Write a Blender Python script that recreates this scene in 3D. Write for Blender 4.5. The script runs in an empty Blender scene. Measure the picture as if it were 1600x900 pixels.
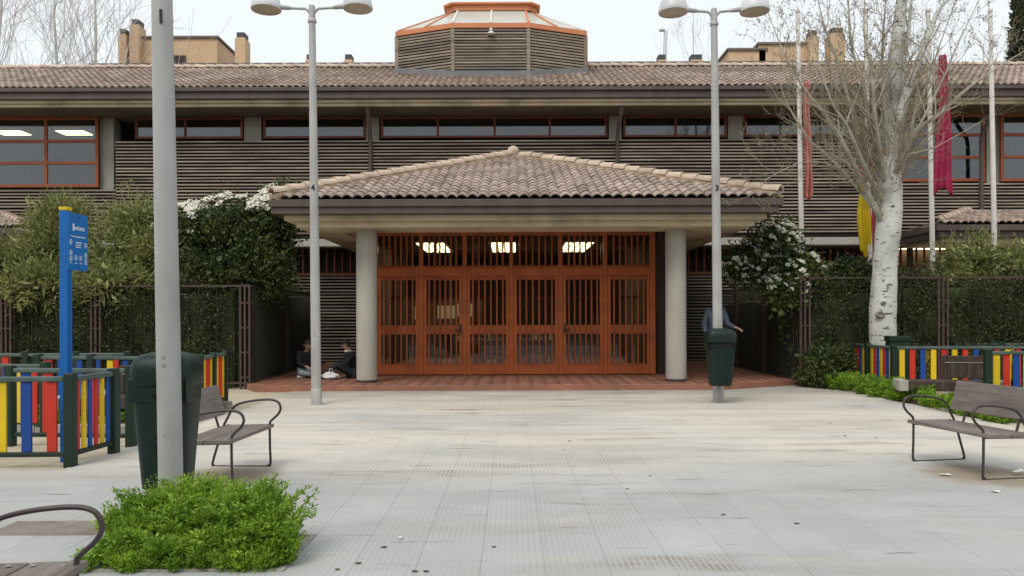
import bpy, math, random
import numpy as np
from mathutils import Vector, Matrix, Quaternion
R = math.radians
random.seed(7); rng = np.random.default_rng(7)
scene = bpy.context.scene
col = scene.collection

# ------------------------------------------------------------------ camera
F, CH, HOR, ROLL = 1200.0, 1.55, 496.0, R(0.2)
cam_d = bpy.data.cameras.new('camera'); cam = bpy.data.objects.new('camera', cam_d); col.objects.link(cam)
cam_d.sensor_width = 36.0; cam_d.lens = 36.0 * F / 1600.0
cam_d.shift_y = (HOR - 450.0) / 1600.0
cam_d.clip_start = 0.05; cam_d.clip_end = 3000
cam.matrix_world = Matrix.Translation((0, 0, CH)) @ Matrix.Rotation(R(90), 4, 'X') @ Matrix.Rotation(-ROLL, 4, 'Z')
scene.camera = cam

# ------------------------------------------------------------------ overcast sky + soft sun
SUN_EL, SUN_AZ = R(52), R(205)          # sun behind the camera, a little to the left
world = bpy.data.worlds.new('World'); scene.world = world; world.use_nodes = True
wt = world.node_tree; wt.nodes.clear()
w_out = wt.nodes.new('ShaderNodeOutputWorld'); w_bg = wt.nodes.new('ShaderNodeBackground')
w_sky = wt.nodes.new('ShaderNodeTexSky'); w_sky.sky_type = 'NISHITA'; w_sky.sun_disc = False
w_sky.sun_elevation = SUN_EL; w_sky.sun_rotation = SUN_AZ; w_sky.dust_density = 4.0; w_sky.air_density = 1.2
w_mix = wt.nodes.new('ShaderNodeMix'); w_mix.data_type = 'RGBA'
w_mix.inputs['Factor'].default_value = 0.90                      # thick, even cloud cover over the clear sky
w_mix.inputs['B'].default_value = (8.6, 9.1, 9.5, 1)
wt.links.new(w_sky.outputs['Color'], w_mix.inputs['A'])
wt.links.new(w_mix.outputs['Result'], w_bg.inputs['Color'])
w_bg.inputs['Strength'].default_value = 0.10
wt.links.new(w_bg.outputs['Background'], w_out.inputs['Surface'])
sun_d = bpy.data.lights.new('sun', 'SUN'); sun = bpy.data.objects.new('sun', sun_d); col.objects.link(sun)
sun_d.energy = 1.5; sun_d.angle = R(24); sun_d.color = (1.0, 0.96, 0.9)
sd = Vector((math.sin(SUN_AZ) * math.cos(SUN_EL), math.cos(SUN_AZ) * math.cos(SUN_EL), math.sin(SUN_EL)))
sun.rotation_euler = sd.to_track_quat('Z', 'Y').to_euler(); sun.location = sd * 60
scene.view_settings.view_transform = 'Standard'; scene.view_settings.look = 'None'
scene.view_settings.exposure = 0.22; scene.view_settings.gamma = 1.0
scene.view_settings.use_curve_mapping = False
scene.render.engine = 'CYCLES'
scene.cycles.max_bounces = 6; scene.cycles.transparent_max_bounces = 12
scene.cycles.use_denoising = True
scene.cycles.caustics_reflective = False; scene.cycles.caustics_refractive = False

def un(u, v):
    a, b = u - 800.0, v - HOR
    return a * math.cos(ROLL) - b * math.sin(ROLL), a * math.sin(ROLL) + b * math.cos(ROLL)
def at(u, v, d):                        # a picture direction carried out to distance d
    a, b = un(u, v)
    return Vector((a * d / F, d, CH - b * d / F))
def X(u, d, v=HOR): return at(u, v, d).x
def Z(v, d, u=800): return at(u, v, d).z

# ------------------------------------------------------------------ helpers
class MB:
    def __init__(s): s.v = []; s.f = []; s.m = []; s.mi = 0
    def add(s, vs, fs):
        n = len(s.v); s.v += [tuple(p) for p in vs]
        for f in fs: s.f.append(tuple(i + n for i in f)); s.m.append(s.mi)
        return s
    def box(s, x0, x1, y0, y1, z0, z1, M=None):
        vs = [Vector(p) for p in ((x0,y0,z0),(x1,y0,z0),(x1,y1,z0),(x0,y1,z0),(x0,y0,z1),(x1,y0,z1),(x1,y1,z1),(x0,y1,z1))]
        if M is not None: vs = [M @ p for p in vs]
        return s.add(vs, ((3,2,1,0),(4,5,6,7),(0,1,5,4),(1,2,6,5),(2,3,7,6),(3,0,4,7)))
    def bar(s, a, b, w, h, up=(0,0,1)):
        a, b = Vector(a), Vector(b); d = (b - a); L = d.length; d = d / L; up = Vector(up)
        sx = d.cross(up)
        if sx.length < 1e-4: sx = d.cross(Vector((1,0,0)))
        sx.normalize(); uz = sx.cross(d)
        vs = []
        for p in (a, b):
            for (i, j) in ((-1,-1),(1,-1),(1,1),(-1,1)): vs.append(p + sx * (i * w / 2) + uz * (j * h / 2))
        return s.add(vs, ((0,1,2,3),(7,6,5,4),(1,0,4,5),(2,1,5,6),(3,2,6,7),(0,3,7,4)))
    def tube(s, pts, rad, n=8, cap=True):
        pts = [Vector(p) for p in pts]
        if not hasattr(rad, '__len__'): rad = [rad] * len(pts)
        base = len(s.v); prev = None
        for i, p in enumerate(pts):
            t = (pts[min(i+1, len(pts)-1)] - pts[max(i-1, 0)])
            if t.length < 1e-9: t = Vector((0,0,1))
            t.normalize()
            if prev is None:
                a = t.cross(Vector((0,0,1)) if abs(t.z) < .9 else Vector((1,0,0))).normalized()
            else:
                a = prev - t * prev.dot(t)
                a = a.normalized() if a.length > 1e-6 else t.orthogonal().normalized()
            prev = a; b = t.cross(a)
            for k in range(n):
                q = 2 * math.pi * k / n
                s.v.append(tuple(p + (a * math.cos(q) + b * math.sin(q)) * rad[i]))
        for i in range(len(pts) - 1):
            for k in range(n):
                k2 = (k + 1) % n
                s.f.append((base+i*n+k, base+i*n+k2, base+(i+1)*n+k2, base+(i+1)*n+k)); s.m.append(s.mi)
        if cap:
            s.f.append(tuple(base + k for k in reversed(range(n)))); s.m.append(s.mi)
            s.f.append(tuple(base + (len(pts)-1)*n + k for k in range(n))); s.m.append(s.mi)
        return s
    def lathe(s, prof, n=24, c=(0,0,0), M=None):
        base = len(s.v); c = Vector(c)
        for (r, z) in prof:
            for k in range(n):
                q = 2*math.pi*k/n; p = Vector((r*math.cos(q), r*math.sin(q), z))
                if M is not None: p = M @ p
                s.v.append(tuple(p + c))
        for i in range(len(prof)-1):
            for k in range(n):
                k2 = (k+1) % n
                s.f.append((base+i*n+k, base+i*n+k2, base+(i+1)*n+k2, base+(i+1)*n+k)); s.m.append(s.mi)
        s.f.append(tuple(base + k for k in reversed(range(n)))); s.m.append(s.mi)
        s.f.append(tuple(base + (len(prof)-1)*n + k for k in range(n))); s.m.append(s.mi)
        return s
    def mesh(s, name, mats):
        me = bpy.data.meshes.new(name); me.from_pydata(s.v, [], s.f)
        for m in (mats if isinstance(mats, (list, tuple)) else [mats]): me.materials.append(m)
        if any(s.m): me.polygons.foreach_set('material_index', s.m)
        me.update(); return me
    def build(s, name, mats, parent=None, smooth=None, bevel=0, loc=None):
        me = s.mesh(name, mats)
        if smooth is not None: smooth_mesh(me, smooth)
        o = link(name, me, parent)
        if loc is not None: o.location = loc
        if bevel:
            b = o.modifiers.new('bevel', 'BEVEL'); b.width = bevel; b.segments = 2; b.limit_method = 'ANGLE'; b.angle_limit = R(50)
        return o
def smooth_mesh(me, ang=35):
    me.polygons.foreach_set('use_smooth', [True] * len(me.polygons))
    me.set_sharp_from_angle(angle=R(ang)); me.update()
def link(name, data, parent=None):
    o = bpy.data.objects.new(name, data); col.objects.link(o)
    if parent is not None: o.parent = parent
    return o
def tag(o, label=None, cat=None, group=None, kind=None):
    if label: o['label'] = label
    if cat: o['category'] = cat
    if group: o['group'] = group
    if kind: o['kind'] = kind
    return o
def thing(name, label, cat, loc=(0,0,0), rz=0, group=None):
    o = link(name, None); o.location = loc; o.rotation_euler.z = rz; o.empty_display_size = .2
    return tag(o, label, cat, group)
def copy_tree(o, parent=None):
    c = o.copy(); col.objects.link(c); c.parent = parent
    for ch in list(o.children): copy_tree(ch, c)
    return c
def np_mesh(name, verts, faces, mats, parent=None, smooth=False):
    me = bpy.data.meshes.new(name); verts = np.asarray(verts, dtype=np.float32); faces = np.asarray(faces, dtype=np.int32)
    nv, nf, k = len(verts), len(faces), faces.shape[1]
    me.vertices.add(nv); me.vertices.foreach_set('co', verts.ravel())
    me.loops.add(nf * k); me.loops.foreach_set('vertex_index', faces.ravel())
    me.polygons.add(nf); me.polygons.foreach_set('loop_start', np.arange(0, nf*k, k, dtype=np.int32))
    me.polygons.foreach_set('loop_total', np.full(nf, k, dtype=np.int32))
    for m in (mats if isinstance(mats, (list, tuple)) else [mats]): me.materials.append(m)
    me.update(calc_edges=True); me.validate()
    if smooth: me.polygons.foreach_set('use_smooth', [True] * nf)
    return link(name, me, parent)
def text_mesh(name, s, size, mat, parent, M, depth=.002, align='CENTER', bold=0):
    cu = bpy.data.curves.new(name, 'FONT'); cu.body = s; cu.size = size; cu.align_x = align; cu.align_y = 'CENTER'
    cu.extrude = depth; cu.offset = bold; cu.resolution_u = 3
    t = bpy.data.objects.new(name, cu); col.objects.link(t)
    dg = bpy.context.evaluated_depsgraph_get(); me = bpy.data.meshes.new_from_object(t.evaluated_get(dg))
    bpy.data.objects.remove(t); bpy.data.curves.remove(cu)
    me.materials.clear(); me.materials.append(mat)
    o = link(name, me, parent); o.matrix_local = M
    return o

# ------------------------------------------------------------------ materials
def pm(name, c1, c2=None, scale=6.0, rough=.75, bump=0.0, bscale=40.0, island=0.0, orand=0.0, metal=0.0, spec=.4,
       stretch=(1,1,1), dirt=0.0, dscale=2.0, dcol=(.05,.04,.03), world=False, transl=0.0, coat=0.0, lo=.35, hi=.65):
    m = bpy.data.materials.new(name); m.use_nodes = True; nt = m.node_tree; nd = nt.nodes; lk = nt.links
    b = nd['Principled BSDF']; out = nd['Material Output']
    b.inputs['Roughness'].default_value = rough; b.inputs['Metallic'].default_value = metal
    b.inputs['Specular IOR Level'].default_value = spec; b.inputs['Coat Weight'].default_value = coat
    if world: src = nd.new('ShaderNodeNewGeometry').outputs['Position']
    else: src = nd.new('ShaderNodeTexCoord').outputs['Object']
    oi = nd.new('ShaderNodeObjectInfo')
    mp = nd.new('ShaderNodeMapping'); mp.inputs['Scale'].default_value = stretch; lk.new(src, mp.inputs['Vector'])
    if not world:
        mu = nd.new('ShaderNodeVectorMath'); mu.operation = 'SCALE'; mu.inputs[0].default_value = (17, 11, 23)
        lk.new(oi.outputs['Random'], mu.inputs['Scale']); lk.new(mu.outputs[0], mp.inputs['Location'])
    n1 = nd.new('ShaderNodeTexNoise'); n1.inputs['Scale'].default_value = scale; n1.inputs['Detail'].default_value = 5; n1.inputs['Roughness'].default_value = .6
    lk.new(mp.outputs[0], n1.inputs['Vector'])
    rp = nd.new('ShaderNodeMapRange'); rp.inputs['From Min'].default_value = lo; rp.inputs['From Max'].default_value = hi
    lk.new(n1.outputs['Fac'], rp.inputs['Value'])
    mx = nd.new('ShaderNodeMix'); mx.data_type = 'RGBA'
    c2 = c2 or tuple(x * .8 for x in c1)
    mx.inputs['A'].default_value = (*c1, 1); mx.inputs['B'].default_value = (*c2, 1); lk.new(rp.outputs[0], mx.inputs['Factor'])
    cs = mx.outputs['Result']
    if dirt:
        n2 = nd.new('ShaderNodeTexNoise'); n2.inputs['Scale'].default_value = dscale; n2.inputs['Detail'].default_value = 6
        lk.new(mp.outputs[0], n2.inputs['Vector'])
        r2 = nd.new('ShaderNodeMapRange'); r2.inputs['From Min'].default_value = .48; r2.inputs['From Max'].default_value = .72; r2.inputs['To Max'].default_value = dirt
        lk.new(n2.outputs['Fac'], r2.inputs['Value'])
        m2 = nd.new('ShaderNodeMix'); m2.data_type = 'RGBA'; m2.inputs['B'].default_value = (*dcol, 1)
        lk.new(r2.outputs[0], m2.inputs['Factor']); lk.new(cs, m2.inputs['A']); cs = m2.outputs['Result']
    if island or orand:
        ge = nd.new('ShaderNodeNewGeometry')
        a = nd.new('ShaderNodeMath'); a.operation = 'MULTIPLY_ADD'; a.inputs[1].default_value = 2*island; a.inputs[2].default_value = 1 - island
        lk.new(ge.outputs['Random Per Island'], a.inputs[0])
        a2 = nd.new('ShaderNodeMath'); a2.operation = 'MULTIPLY_ADD'; a2.inputs[1].default_value = 2*orand; a2.inputs[2].default_value = 1 - orand
        lk.new(oi.outputs['Random'], a2.inputs[0])
        a3 = nd.new('ShaderNodeMath'); a3.operation = 'MULTIPLY'; lk.new(a.outputs[0], a3.inputs[0]); lk.new(a2.outputs[0], a3.inputs[1])
        hs = nd.new('ShaderNodeHueSaturation'); lk.new(cs, hs.inputs['Color']); lk.new(a3.outputs[0], hs.inputs['Value'])
        cs = hs.outputs['Color']
    lk.new(cs, b.inputs['Base Color'])
    if bump:
        n3 = nd.new('ShaderNodeTexNoise'); n3.inputs['Scale'].default_value = bscale; n3.inputs['Detail'].default_value = 4
        lk.new(mp.outputs[0], n3.inputs['Vector'])
        bp = nd.new('ShaderNodeBump'); bp.inputs['Strength'].default_value = bump; bp.inputs['Distance'].default_value = .02
        lk.new(n3.outputs['Fac'], bp.inputs['Height']); lk.new(bp.outputs[0], b.inputs['Normal'])
    if transl:
        tr = nd.new('ShaderNodeBsdfTranslucent'); lk.new(cs, tr.inputs['Color'])
        ms = nd.new('ShaderNodeMixShader'); ms.inputs['Fac'].default_value = transl
        lk.new(b.outputs[0], ms.inputs[1]); lk.new(tr.outputs[0], ms.inputs[2]); lk.new(ms.outputs[0], out.inputs['Surface'])
    return m
def glass_mat(name, tint=(.9,.92,.92), ior=1.5, rough=.02, boost=0.0):
    m = bpy.data.materials.new(name); m.use_nodes = True; nt = m.node_tree; nd = nt.nodes; lk = nt.links
    nd.remove(nd['Principled BSDF']); out = nd['Material Output']
    t = nd.new('ShaderNodeBsdfTransparent'); t.inputs['Color'].default_value = (*tint, 1)
    g = nd.new('ShaderNodeBsdfGlossy'); g.inputs['Roughness'].default_value = rough; g.inputs['Color'].default_value = (.9,.92,.95,1)
    fr = nd.new('ShaderNodeFresnel'); fr.inputs['IOR'].default_value = ior
    ad = nd.new('ShaderNodeMath'); ad.operation = 'ADD'; ad.inputs[1].default_value = boost; ad.use_clamp = True; lk.new(fr.outputs[0], ad.inputs[0])
    ms = nd.new('ShaderNodeMixShader'); lk.new(ad.outputs[0], ms.inputs['Fac']); lk.new(t.outputs[0], ms.inputs[1]); lk.new(g.outputs[0], ms.inputs[2])
    lk.new(ms.outputs[0], out.inputs['Surface']); return m
def emit_mat(name, c, s):
    m = bpy.data.materials.new(name); m.use_nodes = True; nt = m.node_tree
    b = nt.nodes['Principled BSDF']; b.inputs['Base Color'].default_value = (*c, 1)
    b.inputs['Emission Color'].default_value = (*c, 1); b.inputs['Emission Strength'].default_value = s; return m
def paving_mat():
    m = bpy.data.materials.new('ribbed_paving'); m.use_nodes = True; nt = m.node_tree; nd = nt.nodes; lk = nt.links
    b = nd['Principled BSDF']; b.inputs['Roughness'].default_value = .8; b.inputs['Specular IOR Level'].default_value = .3
    ge = nd.new('ShaderNodeNewGeometry'); oi = nd.new('ShaderNodeObjectInfo')
    def noise(scale, st=(1,1,1), detail=5, loc=(0,0,0)):
        mp = nd.new('ShaderNodeMapping'); mp.inputs['Scale'].default_value = st; mp.inputs['Location'].default_value = loc
        lk.new(ge.outputs['Position'], mp.inputs['Vector'])
        n = nd.new('ShaderNodeTexNoise'); n.inputs['Scale'].default_value = scale; n.inputs['Detail'].default_value = detail; n.inputs['Roughness'].default_value = .6
        lk.new(mp.outputs[0], n.inputs['Vector']); return n.outputs['Fac']
    def rng_(s, a, c, t0=0., t1=1.):
        r = nd.new('ShaderNodeMapRange'); r.inputs['From Min'].default_value = a; r.inputs['From Max'].default_value = c
        r.inputs['To Min'].default_value = t0; r.inputs['To Max'].default_value = t1; lk.new(s, r.inputs['Value']); return r.outputs[0]
    def math_(op, a, c):
        k = nd.new('ShaderNodeMath'); k.operation = op
        for i, q in enumerate((a, c)):
            if isinstance(q, (int, float)): k.inputs[i].default_value = q
            else: lk.new(q, k.inputs[i])
        return k.outputs[0]
    def mix(f, a, c):
        k = nd.new('ShaderNodeMix'); k.data_type = 'RGBA'
        if isinstance(f, float): k.inputs['Factor'].default_value = f
        else: lk.new(f, k.inputs['Factor'])
        for nm, q in (('A', a), ('B', c)):
            if isinstance(q, tuple): k.inputs[nm].default_value = (*q, 1)
            else: lk.new(q, k.inputs[nm])
        return k.outputs['Result']
    sx = nd.new('ShaderNodeSeparateXYZ'); lk.new(ge.outputs['Position'], sx.inputs[0])
    rib = nd.new('ShaderNodeMath'); rib.operation = 'SINE'
    lk.new(math_('MULTIPLY', sx.outputs['X'], 2*math.pi/.04), rib.inputs[0])
    ribh = rng_(rib.outputs[0], -.6, .6)
    base = mix(rng_(noise(.7), .35, .65), (.43,.435,.425), (.37,.375,.365))
    # tile to tile tone
    tone = math_('FRACT', math_('ADD', oi.outputs['Random'], ge.outputs['Random Per Island']), 0.)
    hs = nd.new('ShaderNodeHueSaturation'); lk.new(base, hs.inputs['Color']); lk.new(rng_(tone, 0, 1, .96, 1.02), hs.inputs['Value'])
    # blown sand lying in drifts, mostly in the middle of the square
    sandm = math_('MULTIPLY', rng_(noise(.30, (.6,1.6,1), 6), .30, .52), rng_(sx.outputs['Y'], 6.8, 9.0))
    c = mix(math_('MULTIPLY', sandm, .95), hs.outputs['Color'], (.60,.55,.465))
    film = rng_(noise(.55, (.5,2.0,1), 8, (4,9,0)), .46, .70, 0, .55)
    c = mix(film, c, (.33,.295,.25))
    c = mix(rng_(noise(1.3, (.7,2.2,1), 7, (11,2,0)), .56, .72, 0, .5), c, (.50,.45,.38))
    # dark damp earth left in the grooves
    st = math_('MULTIPLY', rng_(noise(.9, (.5,2.6,1), 8, (3.2,1.7,0)), .56, .66), rng_(noise(.45, (1,1,1), 4, (7,3,0)), .42, .62))
    st = math_('MULTIPLY', st, rng_(ribh, .2, .75, 1., .35))
    c = mix(math_('MULTIPLY', st, .85), c, (.17,.125,.085))
    s2 = math_('MULTIPLY', rng_(noise(1.6, (.5,4.2,1), 6, (9.3,4.1,0)), .625, .655), rng_(noise(6., (1,1,1), 4), .35, .55))
    c = mix(math_('MULTIPLY', s2, .7), c, (.19,.145,.10))
    # earth worn through under the two benches, moss and splash along the foot of the step
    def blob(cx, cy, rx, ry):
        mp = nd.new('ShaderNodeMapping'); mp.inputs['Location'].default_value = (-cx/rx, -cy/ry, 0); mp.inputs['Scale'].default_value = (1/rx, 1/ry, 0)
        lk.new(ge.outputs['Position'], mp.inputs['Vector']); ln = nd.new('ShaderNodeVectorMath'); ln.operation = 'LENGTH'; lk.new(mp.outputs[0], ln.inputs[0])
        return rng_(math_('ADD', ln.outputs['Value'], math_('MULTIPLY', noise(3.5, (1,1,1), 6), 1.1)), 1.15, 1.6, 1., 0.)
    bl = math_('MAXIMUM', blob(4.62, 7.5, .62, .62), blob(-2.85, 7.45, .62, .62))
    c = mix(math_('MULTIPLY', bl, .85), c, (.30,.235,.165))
    ms_ = math_('MULTIPLY', rng_(sx.outputs['Y'], 13.2, 15.8), rng_(noise(.9, (.6,1.5,1), 7, (1,6,0)), .38, .62))
    c = mix(math_('MULTIPLY', ms_, .6), c, (.27,.25,.18))
    sp = rng_(noise(38., (1,1,1), 3), .70, .76, 0, .5)
    c = mix(sp, c, (.16,.13,.10))
    gr = math_('MULTIPLY', rng_(ribh, 0., .35, .17, 0.), rng_(noise(.7, (1,1,1), 5, (5,5,0)), .38, .62))
    c = mix(gr, c, (.2,.18,.16))
    lk.new(c, b.inputs['Base Color'])
    bp = nd.new('ShaderNodeBump'); bp.inputs['Strength'].default_value = .22; bp.inputs['Distance'].default_value = .006
    lk.new(math_('ADD', ribh, math_('MULTIPLY', noise(70.), .8)), bp.inputs['Height']); lk.new(bp.outputs[0], b.inputs['Normal'])
    return m
def bark_mat():
    m = pm('white_bark', (.62,.62,.58), (.48,.48,.44), 3., .85, .5, 25., dirt=.85, dscale=1.7, dcol=(.27,.26,.225), stretch=(1,1,.8))
    nt = m.node_tree; nd = nt.nodes; lk = nt.links; b = nd['Principled BSDF']
    src = nd.new('ShaderNodeTexCoord').outputs['Object']
    mp = nd.new('ShaderNodeMapping'); mp.inputs['Scale'].default_value = (2.2,2.2,7.); lk.new(src, mp.inputs['Vector'])
    n = nd.new('ShaderNodeTexNoise'); n.inputs['Scale'].default_value = 2.4; n.inputs['Detail'].default_value = 3; lk.new(mp.outputs[0], n.inputs['Vector'])
    r = nd.new('ShaderNodeMapRange'); r.inputs['From Min'].default_value = .605; r.inputs['From Max'].default_value = .66; lk.new(n.outputs['Fac'], r.inputs['Value'])
    old = b.inputs['Base Color'].links[0].from_socket
    mx = nd.new('ShaderNodeMix'); mx.data_type = 'RGBA'; mx.inputs['B'].default_value = (.12,.105,.08,1)
    lk.new(r.outputs[0], mx.inputs['Factor']); lk.new(old, mx.inputs['A']); lk.new(mx.outputs['Result'], b.inputs['Base Color'])
    return m

M = {}
M['paving'] = paving_mat()
M['mortar'] = pm('paving_bed', (.44,.41,.36), (.34,.31,.27), 3., .95, .3, 80., world=True)
M['earth'] = pm('bare_earth', (.22,.18,.13), (.30,.26,.19), .6, .95, .5, 20., world=True)
M['sand'] = pm('play_sand', (.56,.49,.36), (.44,.38,.27), 1.2, .95, .5, 60., world=True, dirt=.3, dscale=.7, dcol=(.2,.17,.11))
M['asphalt'] = pm('far_ground', (.11,.105,.095), (.16,.15,.13), .3, .95, world=True)
M['terracotta'] = pm('terracotta_floor', (.33,.145,.09), (.25,.11,.07), 2., .7, .15, 60., island=.15, world=True, dirt=.4, dscale=1.5, dcol=(.14,.08,.06))
M['stone'] = pm('kerb_stone', (.36,.34,.30), (.26,.245,.215), 5., .9, .35, 50., dirt=.4, dscale=3., dcol=(.12,.10,.07))
M['tile'] = pm('roof_tile', (.43,.34,.285), (.31,.24,.195), 3., .8, .25, 40., island=.28, orand=.20, dirt=.55, dscale=1.4, dcol=(.12,.08,.055), world=True)
M['tile_main'] = pm('main_roof_tile', (.38,.295,.24), (.27,.20,.16), 1.5, .8, .25, 40., island=.26, orand=.18, dirt=.75, dscale=.35, dcol=(.13,.075,.045), world=True)
M['ridge'] = pm('ridge_tile', (.56,.45,.35), (.44,.345,.265), 3., .85, .25, 30., island=.12, orand=.12, dirt=.4, dscale=2., dcol=(.2,.14,.09), world=True)
M['mortar_roof'] = pm('roof_mortar', (.42,.32,.215), (.31,.23,.15), 3., .95, .5, 30., world=True)
M['underlay'] = pm('roof_underlay', (.07,.055,.045), None, 3., .95, world=True)
M['gutter'] = pm('brown_gutter', (.105,.078,.068), (.085,.063,.055), 1.2, .5, .05, 20., world=True, stretch=(1,1,.25), dirt=.5, dscale=2.2, dcol=(.045,.035,.03))
M['beam'] = pm('cream_concrete', (.60,.52,.36), (.50,.43,.30), 1.2, .85, .2, 30., world=True, dirt=.45, dscale=1.2, dcol=(.17,.14,.10))
M['concrete'] = pm('pale_concrete', (.44,.42,.36), (.37,.35,.30), 1.6, .85, .25, 35., world=True, dirt=.3, dscale=1.3, dcol=(.2,.18,.145), stretch=(1,1,.5))
M['soffit'] = pm('soffit_board', (.17,.14,.10), (.12,.10,.075), 1.3, .9, .2, 20., world=True, dirt=.4, dscale=.9, dcol=(.07,.06,.045))
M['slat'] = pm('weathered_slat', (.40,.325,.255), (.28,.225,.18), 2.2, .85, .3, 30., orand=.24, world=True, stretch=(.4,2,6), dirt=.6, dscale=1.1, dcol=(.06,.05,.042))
M['slat_grey'] = pm('silvered_slat', (.34,.275,.205), (.22,.18,.14), 2.5, .85, .3, 30., orand=.24, world=True, stretch=(.6,.6,6), dirt=.7, dscale=.8, dcol=(.09,.08,.07))
M['slatback'] = pm('dark_slat_backing', (.028,.023,.020), None, 3., .95, world=True)
M['lead'] = pm('lead_flashing', (.20,.20,.20), (.14,.14,.14), 2., .6, .15, 20., world=True)
M['wall_dark'] = pm('dark_wall', (.07,.052,.042), (.05,.04,.034), 1.5, .9, .2, 20., world=True)
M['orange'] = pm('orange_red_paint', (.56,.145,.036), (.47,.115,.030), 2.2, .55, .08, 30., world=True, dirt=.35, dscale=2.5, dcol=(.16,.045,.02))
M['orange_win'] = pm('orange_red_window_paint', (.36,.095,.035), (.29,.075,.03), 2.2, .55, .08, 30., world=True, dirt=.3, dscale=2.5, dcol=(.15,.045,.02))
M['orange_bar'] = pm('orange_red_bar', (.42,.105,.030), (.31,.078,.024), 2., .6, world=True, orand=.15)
M['orange_roof'] = pm('orange_skylight_frame', (.62,.235,.10), (.54,.20,.085), 2., .5, world=True)
M['skyglass'] = pm('frosted_skylight', (.74,.74,.66), (.66,.66,.58), 1.5, .25, spec=.6, world=True, transl=.25)
M['glass'] = glass_mat('window_glass', (.82,.84,.83), 1.5, .02, .03)
M['doorglass'] = glass_mat('door_glass', (.86,.88,.88), 1.45, .02, 0.)
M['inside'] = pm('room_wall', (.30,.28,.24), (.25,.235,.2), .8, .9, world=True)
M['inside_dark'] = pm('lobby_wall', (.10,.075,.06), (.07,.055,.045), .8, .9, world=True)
M['inside_ceil'] = pm('room_ceiling', (.42,.39,.32), None, .8, .9, world=True)
M['lamp_on'] = emit_mat('lit_ceiling_panel', (1.0,.78,.40), 5.0)
M['pole'] = pm('galvanised_grey_paint', (.44,.435,.415), (.37,.365,.35), 2.5, .45, .05, 60., metal=.12, dirt=.32, dscale=3., dcol=(.18,.165,.145), stretch=(1,1,.5))
M['shade'] = pm('lamp_shade_paint', (.68,.69,.69), (.62,.63,.63), 2., .35, dirt=.15, dscale=2.)
M['lens'] = pm('lamp_lens', (.50,.42,.32), (.40,.33,.25), 9., .3)
M['black'] = pm('black_print', (.02,.02,.02), None, 3., .6)
M['bolt'] = pm('bare_steel', (.5,.5,.49), None, 8., .35, metal=.8)
M['bin'] = pm('dark_green_plastic', (.0045,.018,.0135), (.0035,.013,.010), 2.2, .45, .06, 50., spec=.3, dirt=.2, dscale=2.5, dcol=(.05,.05,.04))
M['binhole'] = pm('bin_opening', (.006,.007,.007), None, 3., .9)
M['wood'] = pm('weathered_bench_plank', (.24,.20,.175), (.15,.125,.11), 2.6, .7, .4, 22., stretch=(8,.8,8), dirt=.4, dscale=1.6, dcol=(.06,.048,.04), orand=.12)
M['iron'] = pm('dark_iron_tube', (.060,.056,.058), (.085,.07,.066), 6., .45, .1, 60., metal=.5, dirt=.3, dscale=5., dcol=(.09,.05,.03))
M['sleeper'] = pm('dark_brown_timber', (.060,.038,.027), (.040,.026,.019), 2.6, .75, .4, 25., stretch=(6,6,1), dirt=.35, dscale=2., dcol=(.20,.17,.14))
M['sleeper_end'] = pm('whitish_worn_end', (.42,.40,.35), (.30,.28,.24), 6., .85, .4, 30.)
M['green_post'] = pm('dark_green_paint', (.008,.028,.016), (.007,.022,.013), 3., .5, .1, 40., dirt=.3, dscale=3., dcol=(.04,.05,.035), orand=.15)
M['rail_top'] = pm('green_grey_rail', (.10,.135,.125), (.055,.085,.072), 4., .55, .1, 40.)
for nm, c in (('yellow',(.72,.50,.012)), ('blue',(.008,.065,.30)), ('red',(.58,.035,.018)), ('violet',(.16,.09,.26))):
    M[nm] = pm(nm + '_board', c, tuple(q*.85 for q in c), 3., .5, .06, 40., dirt=.18, dscale=3.5, dcol=tuple(q*.45+.03 for q in c), orand=.08)
M['fence'] = pm('brown_rusty_steel', (.085,.052,.040), (.055,.038,.032), 4., .7, .2, 40., world=True)
M['fence_dark'] = pm('dark_steel_bar', (.022,.019,.018), (.032,.026,.023), 4., .7, world=True)
M['signblue'] = pm('blue_sign_paint', (.006,.15,.46), (.006,.135,.42), 2., .4, dirt=.1, dscale=3.)
M['signpost'] = pm('blue_post_paint', (.004,.125,.42), (.004,.11,.37), 2., .45, dirt=.1, dscale=3.)
M['white'] = pm('white_print', (.78,.79,.80), None, 3., .5)
M['white_pole'] = pm('white_flagpole_paint', (.74,.71,.65), (.66,.63,.58), 2., .45, dirt=.15, dscale=2., dcol=(.4,.36,.3))
M['bark'] = bark_mat()
M['branch'] = pm('grey_olive_bark', (.47,.445,.36), (.33,.31,.23), 3., .9, .4, 30., dirt=.4, dscale=4., dcol=(.11,.09,.05))
M['twig'] = pm('olive_twig', (.33,.275,.185), (.22,.18,.115), 3., .9)
M['far_branch'] = pm('pale_far_branch', (.66,.63,.59), (.58,.55,.51), .8, .95)
M['stem'] = pm('brown_stem', (.10,.075,.05), (.07,.055,.04), 3., .9)
M['leaf_hedge'] = pm('hedge_leaf', (.030,.048,.016), (.085,.10,.034), 1.6, .6, island=.45, transl=.15, world=True)
M['leaf_viburnum'] = pm('dark_glossy_leaf', (.030,.055,.016), (.085,.105,.022), 1.2, .5, island=.4, transl=.15, world=True)
M['leaf_oleander'] = pm('narrow_olive_leaf', (.30,.305,.10), (.155,.185,.055), 1.5, .55, island=.40, transl=.2, world=True)
M['leaf_weed'] = pm('fresh_green_leaf', (.30,.45,.045), (.14,.27,.022), 4., .6, island=.40, transl=.35, world=True)
M['leaf_cypress'] = pm('cypress_leaf', (.035,.048,.018), (.05,.062,.022), 2., .7, island=.4, world=True)
M['petal'] = pm('cream_white_petal', (.80,.78,.68), (.70,.68,.55), 6., .7, island=.1, transl=.15)
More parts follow.
